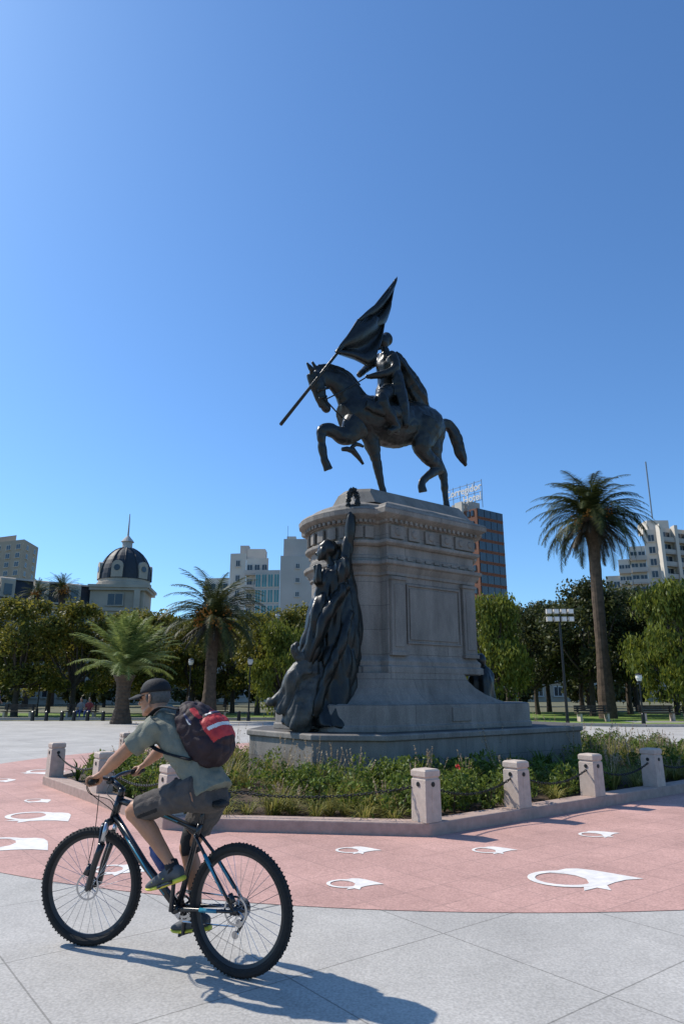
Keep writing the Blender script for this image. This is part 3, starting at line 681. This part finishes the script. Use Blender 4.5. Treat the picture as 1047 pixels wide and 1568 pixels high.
def palm(name,loc,H,r,trunk,leafm,nf=90,dead=True,seed=1,lean=0,dens=34,elmin=-5,elmax=85,dmin=50,dmax=78,lw=.032):
    rnd=random.Random(seed); root=empty(name,loc); b=B()
    n=26; pts=[];rad=[]
    for i in range(n+1):
        t=i/n; pts.append((lean*t*t,0,H*t)); rad.append(trunk*(1.25-.45*min(1,t*3) if t<.33 else .8)*(1+.06*(i%2))+(trunk*.7*max(0,(t-.86)/.14) if dead else trunk*.5*max(0,(t-.8)/.2)))
    b.tube(pts,rad,'palmbark',14)
    b.obj('trunk',root)
    V=[];F=[];MI=[]; top=Vector((lean,0,H))
    for k in range(nf):
        az=rnd.uniform(0,6.28); el=math.asin(min(1,max(-1,-.95+1.93*(k+.5)/nf))) if dead else R(rnd.uniform(elmin,elmax))
        isdead=dead and el<R(-34)
        Lf=r*rnd.uniform(.85,1.1)*(.72 if isdead else 1); seg=dens; p=top.copy(); e=el+R(22); d=None
        dr=R(rnd.uniform(dmin,dmax)) if not isdead else R(35)
        hz=Vector((math.cos(az),math.sin(az),0)); sd_=Vector((-math.sin(az),math.cos(az),0)); pv=None
        for s in range(seg):
            t=s/seg; ang=max(R(-88),e-dr*t**1.3); d=hz*math.cos(ang)+Vector((0,0,math.sin(ang))); p=p+d*(Lf/seg)
            up=sd_.cross(d).normalized()
            if s<2: continue
            ll=Lf*.17*math.sin(math.pi*min(1,.12+t*.88))**.7+.04
            for sg in(-1,1):
                dd=(sd_*sg+d*.75+up*rnd.uniform(-.1,.3)-Vector((0,0,.25+.3*isdead))).normalized(); wv=d*(lw*r/2.5)
                o=len(V); tip=p+dd*ll*rnd.uniform(.85,1.1); V.extend([p-wv,p+wv,tip]); F.append((o,o+1,o+2)); MI.append(1 if isdead else 0)
            if pv is not None:
                o=len(V); wv=sd_*.025; V.extend([pv-wv,pv+wv,p+wv,p-wv]); F.append((o,o+1,o+2,o+3)); MI.append(1 if isdead else 0)
            pv=p.copy()
    me=raw('fronds',V,F,[leafm,M['palmdead']],MI); o=inst('fronds',me,(0,0,0)); o.parent=root
    if dead:
        b=B()
        for k in range(10):
            az=rnd.uniform(0,6.28); c=top+Vector((math.cos(az)*r*.28,math.sin(az)*r*.28,rnd.uniform(-.05,.2)*r))
            b.tube([top,c+Vector((0,0,.1)),c-Vector((0,0,.3))],[.03,.03,.03],'dates',4)
            for j in range(14): b.ball(c+Vector((rnd.gauss(0,.12),rnd.gauss(0,.12),rnd.gauss(-.2,.2))),.06,'dates',5,4)
        b.obj('fruit_clusters',root)
palm('tall_palm_tree',(16.8,45,0),13.0,4.4,.46,M['palmD'],135,True,1,.15,42,dmin=80,dmax=115,lw=.022)
palm('park_palm_tree',(-7.5,40,0),5.7,3.5,.40,M['palmD'],100,True,2,.1,36,dmin=65,dmax=100,lw=.024)
palm('young_palm_tree',(-11.6,37.5,0),2.5,3.5,.45,M['palmL'],90,False,3,0,36,5,88,lw=.026)
palm('background_palm_tree',(-34.5,84,0),13.8,2.6,.3,M['palmD'],60,True,4,0,20)
palm('background_palm_tree',(-38,85,0),13.4,2.4,.3,M['palmD'],60,True,5,0,20)
palm('background_palm_tree',(-13,70,0),8.6,2.4,.3,M['palmD'],60,True,6,0,20)

# ------------------------------------------------------------------ street furniture
def lamp(loc,h):
    b=B(); b.tube([(0,0,0),(0,0,.5),(0,0,.55),(0,0,h-.5)],[.11,.09,.05,.04],'blackp',10)
    b.tube([(0,0,h-.5),(0,0,h-.42)],[.12,.12],'blackp',10); b.tube([(0,0,h-.42),(0,0,h-.25),(0,0,h-.1)],[.11,.17,.15],'white',12); b.tube([(0,0,h-.1),(0,0,h-.05),(0,0,h)],[.2,.14,.03],'blackp',12)
    b.obj('street_lamp',loc=loc)
lamp((-5.4,41.2,0),3.6); lamp((-21,49,0),3.8); lamp((-4.1,44,0),6.6); lamp((15.7,37.2,0),2.6); lamp((-9.6,44.5,0),3.7)
b=B(); b.tube([(0,0,0),(0,0,.6),(0,0,5.9)],[.1,.08,.06],'blackp',10); b.box((0,0,5.5),(1.5,.1,.08),'metal'); b.box((0,0,5.9),(1.5,.1,.08),'metal')
for z in(5.5,5.92):
    for k in range(4): b.box((-.6+k*.4,-.14,z),(.28,.2,.26),'frame'); b.box((-.6+k*.4,-.25,z),(.22,.03,.2),'white')
b.obj('floodlight_mast',loc=(12,38,0))
def bench(loc,rz):
    b=B()
    for x in(-.8,.8):
        b.box((x,0,.22),(.12,.45,.44),'post'); b.box((x,.22,.62),(.08,.08,.5),'blackp')
    for k in range(4): b.box((0,-.18+k*.12,.47),(2,.1,.05),'bark')
    for k in range(3): b.box((0,.27,.6+k*.12),(2,.04,.09),'bark')
    b.obj('park_bench',loc=loc,rz=rz)
for x,y,r in[(14.2,40.3,.1),(18,40.6,0),(20.5,40.8,0),(-16,43.7,0),(-8,43.8,.1),(-20,44,0)]: bench((x,y,0),r)
b=B(); b.tube([(0,0,0),(0,0,.5),(0,0,.56)],[.11,.10,.02],'blackp',10); bo=b.obj('short_bollard'); bo.location=(-18,41.5,0)
for x in(-17.2,-16.3,-15.6,-14.8,-13.9,-12.8,-9.8,-6,-3.6): inst('short_bollard',bo.data,(x,41.5,0))

# ------------------------------------------------------------------ small pedestrians
M['skin']=mat('skin',(.42,.22,.14),.5,.12,12,spec=.35)
def ped_(name,loc,rz,sit,top,bot):
    e=empty(name,loc,rz); b=B(); hz=.45 if sit else .92
    kx=.42 if sit else .03
    for s in(-1,1):
        b.tube([(0,s*.09,hz+.02),(kx,s*.1,.47),(kx+.02,s*.11,.08),(kx+.16,s*.12,.04)],[.085,.06,.045,.035],bot,10,sm=3)
    o=b.obj('legs',e); remesh(o,.02,1)
    b=B(); b.tube([(0,0,hz),(.0,0,hz+.25),(.0,0,hz+.5),(0,0,hz+.56)],[(.15,.11),(.14,.10),(.18,.1),(.07,.06)],top,12,sm=3)
    for s in(-1,1): b.tube([(0,s*.18,hz+.48),(.02,s*.23,hz+.25)],[.06,.05],top,8)
    o=b.obj('shirt',e); remesh(o,.02,1)
    b=B(); b.tube([(0,0,hz+.52),(0.01,0,hz+.62)],[.05,.05],'skin',8); b.ball((.02,0,hz+.72),(.09,.075,.12),'skin'); b.ball((.11,0,hz+.71),(.02,.012,.02),'skin')
    for s in(-1,1): b.tube([(.02,s*.23,hz+.27),(.16,s*.2,hz+.08),(.24,s*.17,hz+.08)],[.04,.035,.03],'skin',8)
    o=b.obj('head_and_arms',e); remesh(o,.014,1)
    b=B(); b.ball((-.0,0,hz+.75),(.098,.083,.105),'blackp'); b.obj('hair',e,smooth=True)
M['c1']=mat('red_cloth',(.22,.04,.04)); M['c2']=mat('blue_cloth',(.05,.08,.2)); M['c3']=mat('grey_cloth',(.2,.2,.2))
ped_('pedestrian',(-16,43.6,0),R(-90),True,'c3','c2'); ped_('pedestrian',(-15.5,43.6,0),R(-90),True,'c1','c2'); ped_('pedestrian',(-20.4,42,0),R(0),False,'c2','blackp'); ped_('pedestrian',(-8.3,43.6,0),R(-90),True,'white','c2')

# ------------------------------------------------------------------ bicycle
BO=(-.605,4.512,0); BR=math.atan2(.4366,-.8998)
M['tyre']=mat('tyre_rubber',(.015,.015,.015),.8,.2,30,.3,200)
M['rim']=mat('black_rim',(.02,.02,.022),.35,.1,5)
M['steel']=mat('steel',(.45,.45,.46),.25,.1,5,metal=1)
M['frameb']=mat('bike_frame_black',(.01,.012,.016),.25,.1,5,spec=.6)
M['cyan']=mat('cyan_paint',(.02,.20,.30),.3,.1,5,spec=.6)
M['bottle']=mat('bottle_blue',(.04,.06,.18),.3,.1,5)
M['rubber']=mat('grip_rubber',(.012,.012,.012),.7,.1,20)
bike=empty('mountain_bicycle',BO,BR)
def wheel(name,c,h,e,cass):
    b=B(); c=Vector(c); h=Vector(h); e=Vector(e); z=Vector((0,0,1))
    def torus(R0,prof,m,n=72):
        vs=[];fs=[];q_=len(prof)
        for k in range(n):
            a=2*math.pi*k/n; rd=h*math.cos(a)+z*math.sin(a)
            for(dr,de) in prof: vs.append(c+rd*(R0+dr)+e*de)
        for k in range(n):
            k2=(k+1)%n
            for j in range(q_): j2=(j+1)%q_; fs.append((k*q_+j,k2*q_+j,k2*q_+j2,k*q_+j2))
        b.add(vs,fs,m)
    torus(.331,[(.027*math.cos(t*math.pi/5),.027*math.sin(t*math.pi/5)) for t in range(10)],'tyre')
    torus(.303,[(-.014,-.006),(-.014,.006),(.004,.014),(.01,.012),(.01,-.012),(.004,-.014)],'rim')
    n=84
    for k in range(n):
        a=2*math.pi*k/n; rd=h*math.cos(a)+z*math.sin(a); tg=-h*math.sin(a)+z*math.cos(a)
        for de,dr,tl in((-.017,.353,0),(.017,.353,0),(0,.357,.5)):
            if de==0 and k%2: continue
            p=c+rd*dr+e*de+tg*(.012*tl)
            b.tube([p-rd*.004,p+rd*.004],[.0062,.005],'tyre',4,side=tuple(e))
    for k in range(32):
        a=2*math.pi*k/32; rd=h*math.cos(a)+z*math.sin(a); sgn=1 if k%2 else -1
        a2=a+(.75 if (k//2)%2 else -.75); hd=h*math.cos(a2)+z*math.sin(a2)
        b.tube([c+hd*.026+e*(sgn*.028),c+rd*.292],[.0015,.0015],'steel',4,side=tuple(e))
    b.tube([c-e*.055,c-e*.03,c-e*.029,c+e*.029,c+e*.03,c+e*.055],[.012,.03,.017,.017,.03,.012],'frameb',14,side=tuple(z))
    torus(.075,[(-.006,.044),(.006,.044),(.006,.046),(-.006,.046)],'steel',40)
    for k in range(6):
        a=k*math.pi/3; rd=h*math.cos(a)+z*math.sin(a); a3=a+.4; r2=h*math.cos(a3)+z*math.sin(a3)
        b.tube([c+rd*.02+e*.045,c+r2*.071+e*.045],[.003,.003],'steel',4)
    if cass:
        for i,rr in enumerate((.056,.050,.045,.040,.035,.030)): b.tube([c-e*(.030+.004*i),c-e*(.032+.004*i)],[rr,rr],'steel',26,side=tuple(z))
    return b.obj(name,bike,smooth=False)
hd=R(14.4); fh=(math.cos(hd),math.sin(hd),0); fe=(-math.sin(hd),math.cos(hd),0)
wheel('rear_wheel',(0,0,.36),(1,0,0),(0,1,0),True); wheel('front_wheel',(1.18,0,.36),fh,fe,False)
b=B(); BB=(.45,0,.31)
HT=(.985,0,.925); HB=(1.035,0,.775); ST_=(.315,0,.80)
b.tube([BB,(.335,0,.745),ST_],[.019,.017,.017],'frameb',12)
b.tube([BB,(.74,0,.53),(1.02,0,.80)],[(.022,.028),(.022,.027),(.022,.024)],'frameb',14)
b.tube([(.335,0,.765),(.66,0,.845),(.992,0,.895)],[(.018,.018),(.019,.022),(.021,.021)],'frameb',12,sm=3)
b.tube([HB,HT],[.026,.025],'frameb',14)
for s in(-1,1):
    b.tube([(.42,s*.03,.315),(.3,s*.045,.33),(0,s*.066,.36)],[.013,.011,.010],'frameb',8,sm=2)
    b.tube([(.34,s*.02,.74),(.24,s*.045,.64),(0,s*.066,.365)],[.010,.010,.009],'frameb',8,sm=2)
    b.box((0,s*.066,.362),(.045,.008,.04),'frameb')
b.tube([(.0,.072,.41),(.03,.06,.45)],[.018,.014],'frameb',8)
b.tube([BB[:1]+(-.045,)+BB[2:],BB[:1]+(.045,)+BB[2:]],[.024,.024],'frameb',14,side=(0,0,1))
b.tube([(.55,0,.378),(.70,0,.50),(.90,0,.685)],[(.0235,.012),(.0235,.012),(.0235,.012)],'cyan',14)
b.tube([(.48,0,.803),(.70,0,.856)],[(.0205,.008),(.0212,.009)],'cyan',12)
b.tube([(.24,.0448,.64),(.08,.0605,.448)],[.0122,.0110],'cyan',8); b.tube([(.24,-.0448,.64),(.08,-.0605,.448)],[.0122,.0110],'cyan',8)
b.tube([(.25,.052,.336),(.12,.06,.347)],[.0125,.0118],'cyan',8)
o=b.obj('frame',bike,smooth=True)
b=B()
FB=Vector((1.04,0,.765)); E=Vector(fe); Hh=Vector(fh)
b.tube([FB-E*.068,FB+E*.068],[.024,.024],'frameb',12,side=(0,0,1))
for s in(-1,1):
    ax=Vector((1.18,0,.36))+E*(.064*s); top=FB+E*(.062*s); mid=top.lerp(ax-Hh*.03,.35)
    b.tube([top,mid],[.0165,.0165],'steel',12); b.tube([mid-(ax-top)*.02,mid.lerp(ax,.5),ax-Hh*.02,ax],[.024,.022,.02,.014],'frameb',12,sm=2)
b.tube([FB+E*.062+(Vector((1.16,0,.36))-FB)*.45,Vector((1.12,0,.735)),FB-E*.062+(Vector((1.16,0,.36))-FB)*.45],[.011,.014,.011],'frameb',8,sm=4)
b.tube([(1.16,.075,.44),(1.14,.06,.50)],[.022,.018],'frameb',8)
b.tube([HT,(.972,0,.975)],[.024,.022],'frameb',12)
bc=Vector((1.08,0,1.02)); b.tube([(.972,0,.965),bc],[.02,.018],'frameb',10); b.tube([bc-E*.03,bc+E*.03],[.024,.024],'frameb',12,side=(0,0,1))
def bar(t): return bc+E*t+Vector((0,0,.03*min(1,abs(t)/.15)))-Hh*(.05*max(0,abs(t)-.1)/.24)
b.tube([bar(t/20) for t in range(-7,8)],[.0125]*15,'frameb',10)
for s in(-1,1):
    b.tube([bar(s*.22),bar(s*.355)],[.0165,.0165],'rubber',12)
    for k in range(6): b.tube([bar(s*(.23+.02*k)),bar(s*(.235+.02*k))],[.018,.018],'rubber',12)
    c=bar(s*.19); b.tube([c,c+Hh*.03-Vector((0,0,.01))],[.014,.016],'frameb',8)
    b.tube([c+Hh*.03,bar(s*.25)+Hh*.055-Vector((0,0,.012)),bar(s*.31)+Hh*.05-Vector((0,0,.02))],[.007,.006,.005],'frameb',6)
for k,(e1,c1) in enumerate([(.18,(1.05,.03,.90)),(-.18,(1.06,-.03,.88)),(.16,(1.02,.05,.85))]):
    st0=bar(e1); b.tube([st0+Hh*.02,st0+Hh*.09+Vector((0,0,-.04)),Vector((1.18,e1*.4,.93)),Vector(c1),Vector((1.0,c1[1]*.7,.82))],[.0028]*5,'rubber',6,sm=5)
b.tube([(1.14,.04,.93),(1.11,.08,.70),(1.15,.075,.50)],[.0028]*3,'rubber',6,sm=6)
b.obj('fork_and_handlebar',bike,smooth=True)
b=B()
b.tube([(.325,0,.77),(.285,0,.90)],[.0145,.0145],'frameb',12)
b.tube([(.14,0,.925),(.20,0,.93),(.30,0,.925),(.38,0,.918),(.42,0,.905)],[(.06,.018),(.072,.024),(.04,.022),(.022,.018),(.014,.012)],'rubber',14,sm=4)
for s in(-1,1): b.tube([(.19,s*.03,.905),(.29,s*.02,.895),(.36,s*.012,.905)],[.0035]*3,'steel',6)
b.obj('saddle_and_seatpost',bike,smooth=True)
# drivetrain
b=B(); bbv=Vector(BB)
nearp=bbv+Vector((-.02,0,.171)); farp=bbv-Vector((-.02,0,.171))
b.tube([bbv+Vector((0,.07,0)),nearp+Vector((0,.085,0))],[.016,.012],'frameb',8); b.tube([bbv+Vector((0,-.07,0)),farp+Vector((0,-.085,0))],[.016,.012],'frameb',8)
for rr,yy in((.088,-.052),(.066,-.045)):
    n=36; v=[];f=[]
    for k in range(n*2):
        a=math.pi*k/n; r_=rr+(.004 if k%2 else 0)
        for r2 in(r_,rr-.012):
            for y_ in(yy-.0015,yy+.0015): v.append(bbv+Vector((r2*math.cos(a),y_,r2*math.sin(a))))
    for k in range(n*2):
        k2=(k+1)%(n*2); a_=k*4; c_=k2*4; f+= [(a_,c_,c_+1,a_+1),(a_+2,a_+3,c_+3,c_+2),(a_,a_+2,c_+2,c_),(a_+1,c_+1,c_+3,a_+3)]
    b.add(v,f,'steel')
for k in range(5):
    a=k*2*math.pi/5; b.tube([bbv+Vector((0,-.05,0)),bbv+Vector((.08*math.cos(a),-.05,.08*math.sin(a)))],[.01,.007],'frameb',6)
b.tube([(.45,-.05,.398),(0,-.046,.405)],[(.003,.005)]*2,'steel',6); b.tube([(.45,-.05,.222),(.06,-.046,.245)],[(.003,.005)]*2,'steel',6)
b.tube([(0,-.075,.34),(.02,-.085,.29),(.03,-.075,.26),(.055,-.06,.20),(.06,-.055,.185)],[.012,.016,.014,.008,.007],'frameb',8)
for c_ in((.035,-.055,.265),(.06,-.055,.20)): b.tube([c_,(c_[0],c_[1]+.01,c_[2])],[.022,.022],'steel',14,side=(0,0,1))
for p,s in((nearp,1),(farp,-1)):
    c_=p+Vector((0,s*.14,0)); b.tube([p+Vector((0,s*.08,0)),c_],[.007,.007],'steel',6)
    for dx_ in(-.042,.042): b.box((c_[0]+dx_,c_[1],c_[2]-dx_*math.tan(.35)*(1)),(.012,.09,.016),'frameb')
    for dy_ in(-.04,.04): b.tube([c_+Vector((-.045,dy_,.0155)),c_+Vector((.045,dy_,-.0155))],[.007,.007],'frameb',6)
b.obj('drivetrain',bike)
b=B(); b.tube([(.60,0,.46),(.615,0,.475),(.70,0,.56),(.715,0,.575),(.73,0,.59)],[.01,.035,.035,.022,.018],'bottle',14)
o=b.obj('water_bottle',bike,smooth=True); o.location=(-.035,0,.05)

# ------------------------------------------------------------------ cyclist
cy=empty('cyclist',BO,BR)
M['shirt']=mat('olive_grey_shirt',(.20,.20,.155),.9,.15,8,.3,120)
M['shorts']=mat('charcoal_shorts',(.08,.068,.062),.9,.2,10,.3,120)
M['blackc']=mat('black_fabric',(.012,.012,.014),.8,.2,12,.2,100)
M['maroon']=mat('maroon_pack_fabric',(.026,.012,.015),.7,.3,8,.2,120)
M['packred']=mat('red_pack_fabric',(.50,.035,.035),.6,.15,8,.2,120)
M['packblue']=mat('blue_pack_stripes',(.018,.02,.07),.6,.15,8)
M['tan']=mat('tanned_skin',(.42,.20,.11),.48,.12,14,.1,90,spec=.4)
M['hair']=mat('grey_hair',(.12,.11,.10),.8,.3,60,.4,200)
M['shoe']=mat('grey_shoe',(.07,.075,.08),.7,.3,14,.2,80)
M['yellow']=mat('yellow_sole',(.60,.55,.06),.6,.1,8)
M['eye']=mat('eye_dark',(.02,.015,.01),.2)
b=B(); sk='tan'
Hc=Vector((.752,.0,1.565)); Rh=(Matrix.Rotation(R(8),3,'Z')@Matrix.Rotation(R(6),3,'Y'))
def hp(x,y,z): return Hc+Rh@Vector((x,y,z))
b.tube([(.63,0,1.43),(.69,0,1.49),hp(-.01,0,-.02)],[.068,.056,.058],sk,14,sm=3)
b.ball(hp(-.012,0,.03),(.100,.077,.092),sk,20,14,Rh); b.ball(hp(.03,0,-.03),(.066,.062,.085),sk,18,12,Rh)
b.ball(hp(.045,0,-.075),(.046,.044,.038),sk,14,10,Rh); b.ball(hp(.078,0,-.100),(.018,.02,.018),sk,10,8,Rh)
for s in(-1,1): b.tube([hp(-.01,s*.055,-.05),hp(.04,s*.045,-.085),hp(.075,s*.012,-.098)],[.018,.016,.014],sk,8)
b.tube([hp(.085,0,.018),hp(.102,0,-.008),hp(.118,0,-.030),hp(.105,0,-.037)],[.009,.0105,.013,.010],sk,8)
b.ball(hp(.082,0,.022),(.014,.046,.010),sk,10,8,Rh)
for s in(-1,1): b.ball(hp(.06,s*.04,-.025),(.025,.02,.02),sk,10,8,Rh); b.ball(hp(.106,s*.012,-.034),(.009,.008,.007),sk,8,6,Rh)
b.ball(hp(.095,0,-.058),(.010,.023,.007),sk,10,8,Rh); b.ball(hp(.092,0,-.070),(.010,.020,.007),sk,10,8,Rh)
for s in(-1,1):
    b.tube([hp(-.012,s*.078,.018),hp(-.022,s*.088,.006),hp(-.018,s*.086,-.02),hp(-.004,s*.079,-.036)],[.008,.010,.009,.007],sk,8,sm=2)
nb_=bar(.30); fb_=bar(-.30)
def arm(sh,el,wr):
    sh,el,wr=map(Vector,(sh,el,wr))
    b.tube([sh,sh.lerp(el,.45),el,el.lerp(wr,.3),el.lerp(wr,.75),wr],[.052,.05,.041,.043,.031,.026],sk,14,sm=3)
nw=nb_+Vector((-.075,-.005,.055)); fw=fb_+Vector((-.075,.005,.055))
arm((.60,.17,1.40),(.77,.275,1.20),nw); arm((.62,-.17,1.40),(.88,-.275,1.215),fw)
def hand(c,wr,s):
    c=Vector(c); lat=E*s; hx=Hh
    pc=c+Vector((0,0,.026))-hx*.02
    b.tube([wr,wr.lerp(pc,.5),pc],[(.026,.02),(.036,.018),(.042,.017)],sk,12,side=tuple(E))
    for i,o_ in enumerate((-.033,-.011,.011,.033)):
        rr=.027; k=(.95,1.0,.97,.85)[i]
        pts=[c+lat*o_+hx*(rr*math.cos(R(t)))+Vector((0,0,rr*math.sin(R(t)))) for t in (125,80,30,-20*k,-75*k,-115*k)]
        b.tube(pts,[.0105,.0105,.0095,.009,.0085,.0075],sk,8,side=tuple(E),sm=2)
    pts=[pc-lat*.03-hx*.012,c-lat*.055-hx*.022+Vector((0,0,.0)),c-lat*.062-hx*.004-Vector((0,0,.022)),c-lat*.06+hx*.016-Vector((0,0,.02))]
    b.tube(pts,[.014,.0125,.011,.009],sk,8,side=(0,0,1),sm=2)
hand(nb_,nw,1); hand(fb_,fw,-1)
def leg(hip,kn,an):
    hip,kn,an=map(Vector,(hip,kn,an)); d=(an-kn).normalized(); back=Vector((d.z,0,-d.x)); back=-back if back.x>0 else back
    b.tube([hip,hip.lerp(kn,.5),kn-(kn-hip)*.12,kn,kn.lerp(an,.12),kn.lerp(an,.35)+back*.012,kn.lerp(an,.65)+back*.005,kn.lerp(an,.9),an],[.088,.075,.062,.059,.053,.056,.043,.034,.036],sk,16,sm=3)
leg((.27,.10,1.0),(.745,.13,.865),(.42,.12,.575)); leg((.28,-.09,.98),(.475,-.10,.635),(.395,-.12,.262))
body_o=b.obj('body',cy); remesh(body_o,.0055,2)
b=B()
for s in(-1,1): b.ball(hp(.082,s*.031,.004),(.011,.013,.009),'eye',10,8,Rh)
b.obj('eyes',cy,smooth=True)
b=B(); b.ball(hp(-.024,0,.012),(.092,.081,.085),'hair',18,12,Rh)
for s in(-1,1): b.tube([hp(.012,s*.074,.02),hp(.008,s*.074,-.012)],[.010,.006],'hair',6)
b.obj('hair',cy,smooth=True)
b=B(); rg=[]
for k in range(9):
    a=k/8*math.pi/2*.98; rr=math.cos(a)**.75
    rg.append([hp(-.012+.108*rr*math.cos(t*math.pi/14),.086*rr*math.sin(t*math.pi/14),.035+.092*math.sin(a)) for t in range(28)])
b.loft(rg,'blackc'); b.ball(hp(-.012,0,.128),(.008,.008,.005),'blackc',8,6,Rh)
n=12; v=[]
for k in range(n+1):
    a=R(-72+144*k/n)
    for r_,dz in((.10,0),(.145,-.006),(.200,-.024)):
        v.append(hp(-.012+r_*math.cos(a)**.8*1.04,r_*math.sin(a)*(.80 if r_<.11 else .60 if r_<.15 else .42),.040+dz-.018*abs(math.sin(a))))
f=[(k*3+j,(k+1)*3+j,(k+1)*3+j+1,k*3+j+1) for k in range(n) for j in(0,1)]
b.add(v,f,'blackc'); o=b.obj('cap',cy,smooth=True); s=o.modifiers.new('s','SOLIDIFY'); s.thickness=.004
# shirt
b=B(); sh='shirt'
b.tube([(.235,0,.985),(.30,0,1.07),(.38,0,1.165),(.48,0,1.275),(.56,0,1.36),(.62,0,1.42),(.67,0,1.465)],[(.160,.118),(.155,.115),(.162,.118),(.182,.122),(.185,.112),(.15,.09),(.075,.068)],sh,24,sm=4)
for s,el in((1,(.77,.275,1.20)),(-1,(.88,-.275,1.215))):
    s0=Vector((.58,s*.145,1.395)); e0=Vector(el); b.tube([s0,s0.lerp(e0,.25),s0.lerp(e0,.5),s0.lerp(e0,.72)],[.082,.078,.070,.073],sh,16,sm=3)
o=b.obj('shirt',cy); remesh(o,.007,2,.010,9,wr_fn='fold')
b=B(); b.tube([(.20,0,.995),(.27,0,.985),(.34,0,1.03)],[(.13,.105),(.172,.125),(.160,.115)],'shorts',20,sm=3)
b.tube([(.27,.10,1.0),(.45,.115,.955),(.60,.125,.91),(.69,.13,.885)],[(.105,.11),(.096,.094),(.086,.082),(.082,.076)],'shorts',18,sm=3)
b.tube([(.27,-.09,.99),(.33,-.095,.88),(.40,-.10,.78),(.42,-.10,.745)],[(.105,.11),(.10,.10),(.09,.092),(.088,.09)],'shorts',18,sm=3)
o=b.obj('shorts',cy); remesh(o,.007,2,.010,9,seed=4,wr_fn='fold')
o.data.materials.append(M['blackc']); o.data.materials.append(M['packred'])
for p in o.data.polygons:
    c=p.center
    if c.y>.15 and .50<c.x<.66 and abs(c.z-(.915-.35*(c.x-.45)))<.011: p.material_index=1
    if c.y>.12 and c.x<.185 and c.z>1.0: p.material_index=2
b=B(); b.tube([(.43,-.10,.74),(.462,-.10,.665),(.455,-.105,.60)],[.075,.066,.062],'blackc',14,sm=2); b.obj('knee_sleeve',cy,smooth=True)
def shoe(an,heel,toe,s):
    b=B(); heel,toe,an=map(Vector,(heel,toe,an)); d=(toe-heel); up=Vector((-d.z,0,d.x)).normalized(); up=up if up.z>0 else -up; L=d.length
    H=lambda t,u: heel+d.normalized()*(t*L)+up*u
    b.tube([H(.0,.045),H(.12,.05),H(.35,.052),H(.6,.042),H(.82,.034),H(1.0,.028)],[(.028,.032),(.036,.045),(.038,.046),(.046,.036),(.044,.026),(.024,.014)],'shoe',16,sm=3)
    b.tube([H(.22,.06),an+up*.0],[.042,.044],'shoe',14)
    o=b.obj('shoe',cy); remesh(o,.006,2)
    b=B(); b.tube([H(-.02,.012),H(.1,.010),H(.4,.008),H(.65,.006),H(.88,.010),H(1.03,.018)],[(.024,.014),(.036,.016),(.034,.014),(.047,.013),(.042,.012),(.016,.008)],'yellow',16,sm=3)
    for t in(.35,.5,.65): b.tube([H(t,.075-.03*t),H(t+.08,.04)+Vector((0,s*.043,0))],[.005,.004],'yellow',5)
    b.obj('shoe_sole',cy,smooth=True)
    b=B(); b.tube([an+(an-H(.2,.05)).normalized()*(-.02),an+(an-H(.22,.05)).normalized()*.045],[.043,.042],'blackc',14); b.obj('sock',cy,smooth=True)
shoe((.415,.12,.555),(.325,.125,.508),(.590,.125,.415),1); shoe((.39,-.12,.25),(.30,-.125,.175),(.58,-.125,.125),-1)
# backpack
b=B(); ax=Vector((.642,0,.767)); nm=Vector((-.767,0,.642)); pc=Vector((.325,0,1.345)); rg=[]
for k in range(17):
    t=-1+2*k/16; prof_=(1-abs(t)**3.2)**.5 if abs(t)<1 else 0; prof_=max(prof_,.05); ring_=[]
    for j in range(32):
        a=2*math.pi*j/32; c_,s_=math.cos(a),math.sin(a); cc=abs(c_)**.6*(1 if c_>0 else -1); ss=abs(s_)**.6*(1 if s_>0 else -1)
        ring_.append(pc+ax*(t*.245)+Vector((0,1,0))*(cc*.155*prof_)+nm*(ss*.115*prof_*(1+.25*(-t))))
    rg.append(ring_)
b.loft(rg,'maroon'); 
rg=[]
for k in range(11):
    t=-1+2*k/10; pr=max(.05,(1-abs(t)**3)**.5); rg.append([pc+ax*(-.055+t*.13)+nm*(.10+.07*max(-.2,math.sin(2*math.pi*j/24))*pr)+Vector((0,math.cos(2*math.pi*j/24)*.125*pr,0)) for j in range(24)])
b.loft(rg,'maroon')
o=b.obj('backpack',cy); remesh(o,.006,2,.010,10,seed=9,wr_fn='fold')
o.data.materials.clear()
for m in('maroon','packred','packblue','white'): o.data.materials.append(M[m])
for p in o.data.polygons:
    d=p.center-pc; t=d.dot(ax); u=d.dot(nm); p.material_index=0
    if u>.095 and -.14<t<.03: p.material_index=1
    if u>.115 and abs(t+.055)<.012 : p.material_index=3
    if u>.03 and .04<t<.14:
        k=int((u*1.0+t*.25+1)/.016)%6; p.material_index={0:2,1:0,2:0,3:1,4:0,5:3}[k]
b=B()
for s in(-1,1):
    b.tube([pc+ax*.19+nm*.0+Vector((0,s*.10,0)),Vector((.60,s*.11,1.505)),Vector((.69,s*.12,1.43)),Vector((.665,s*.15,1.33)),Vector((.56,s*.175,1.25)),pc-ax*.13-nm*.08+Vector((0,s*.15,0))],[(.028,.007)]*6,'blackc',8,sm=5)
b.tube([pc+ax*.2+nm*.02+Vector((0,-.02,0)),pc+ax*.26+nm*.04,pc+ax*.2+nm*.02+Vector((0,.02,0))],[.006]*3,'blackc',6,sm=4)
b.obj('backpack_straps',cy,smooth=True)
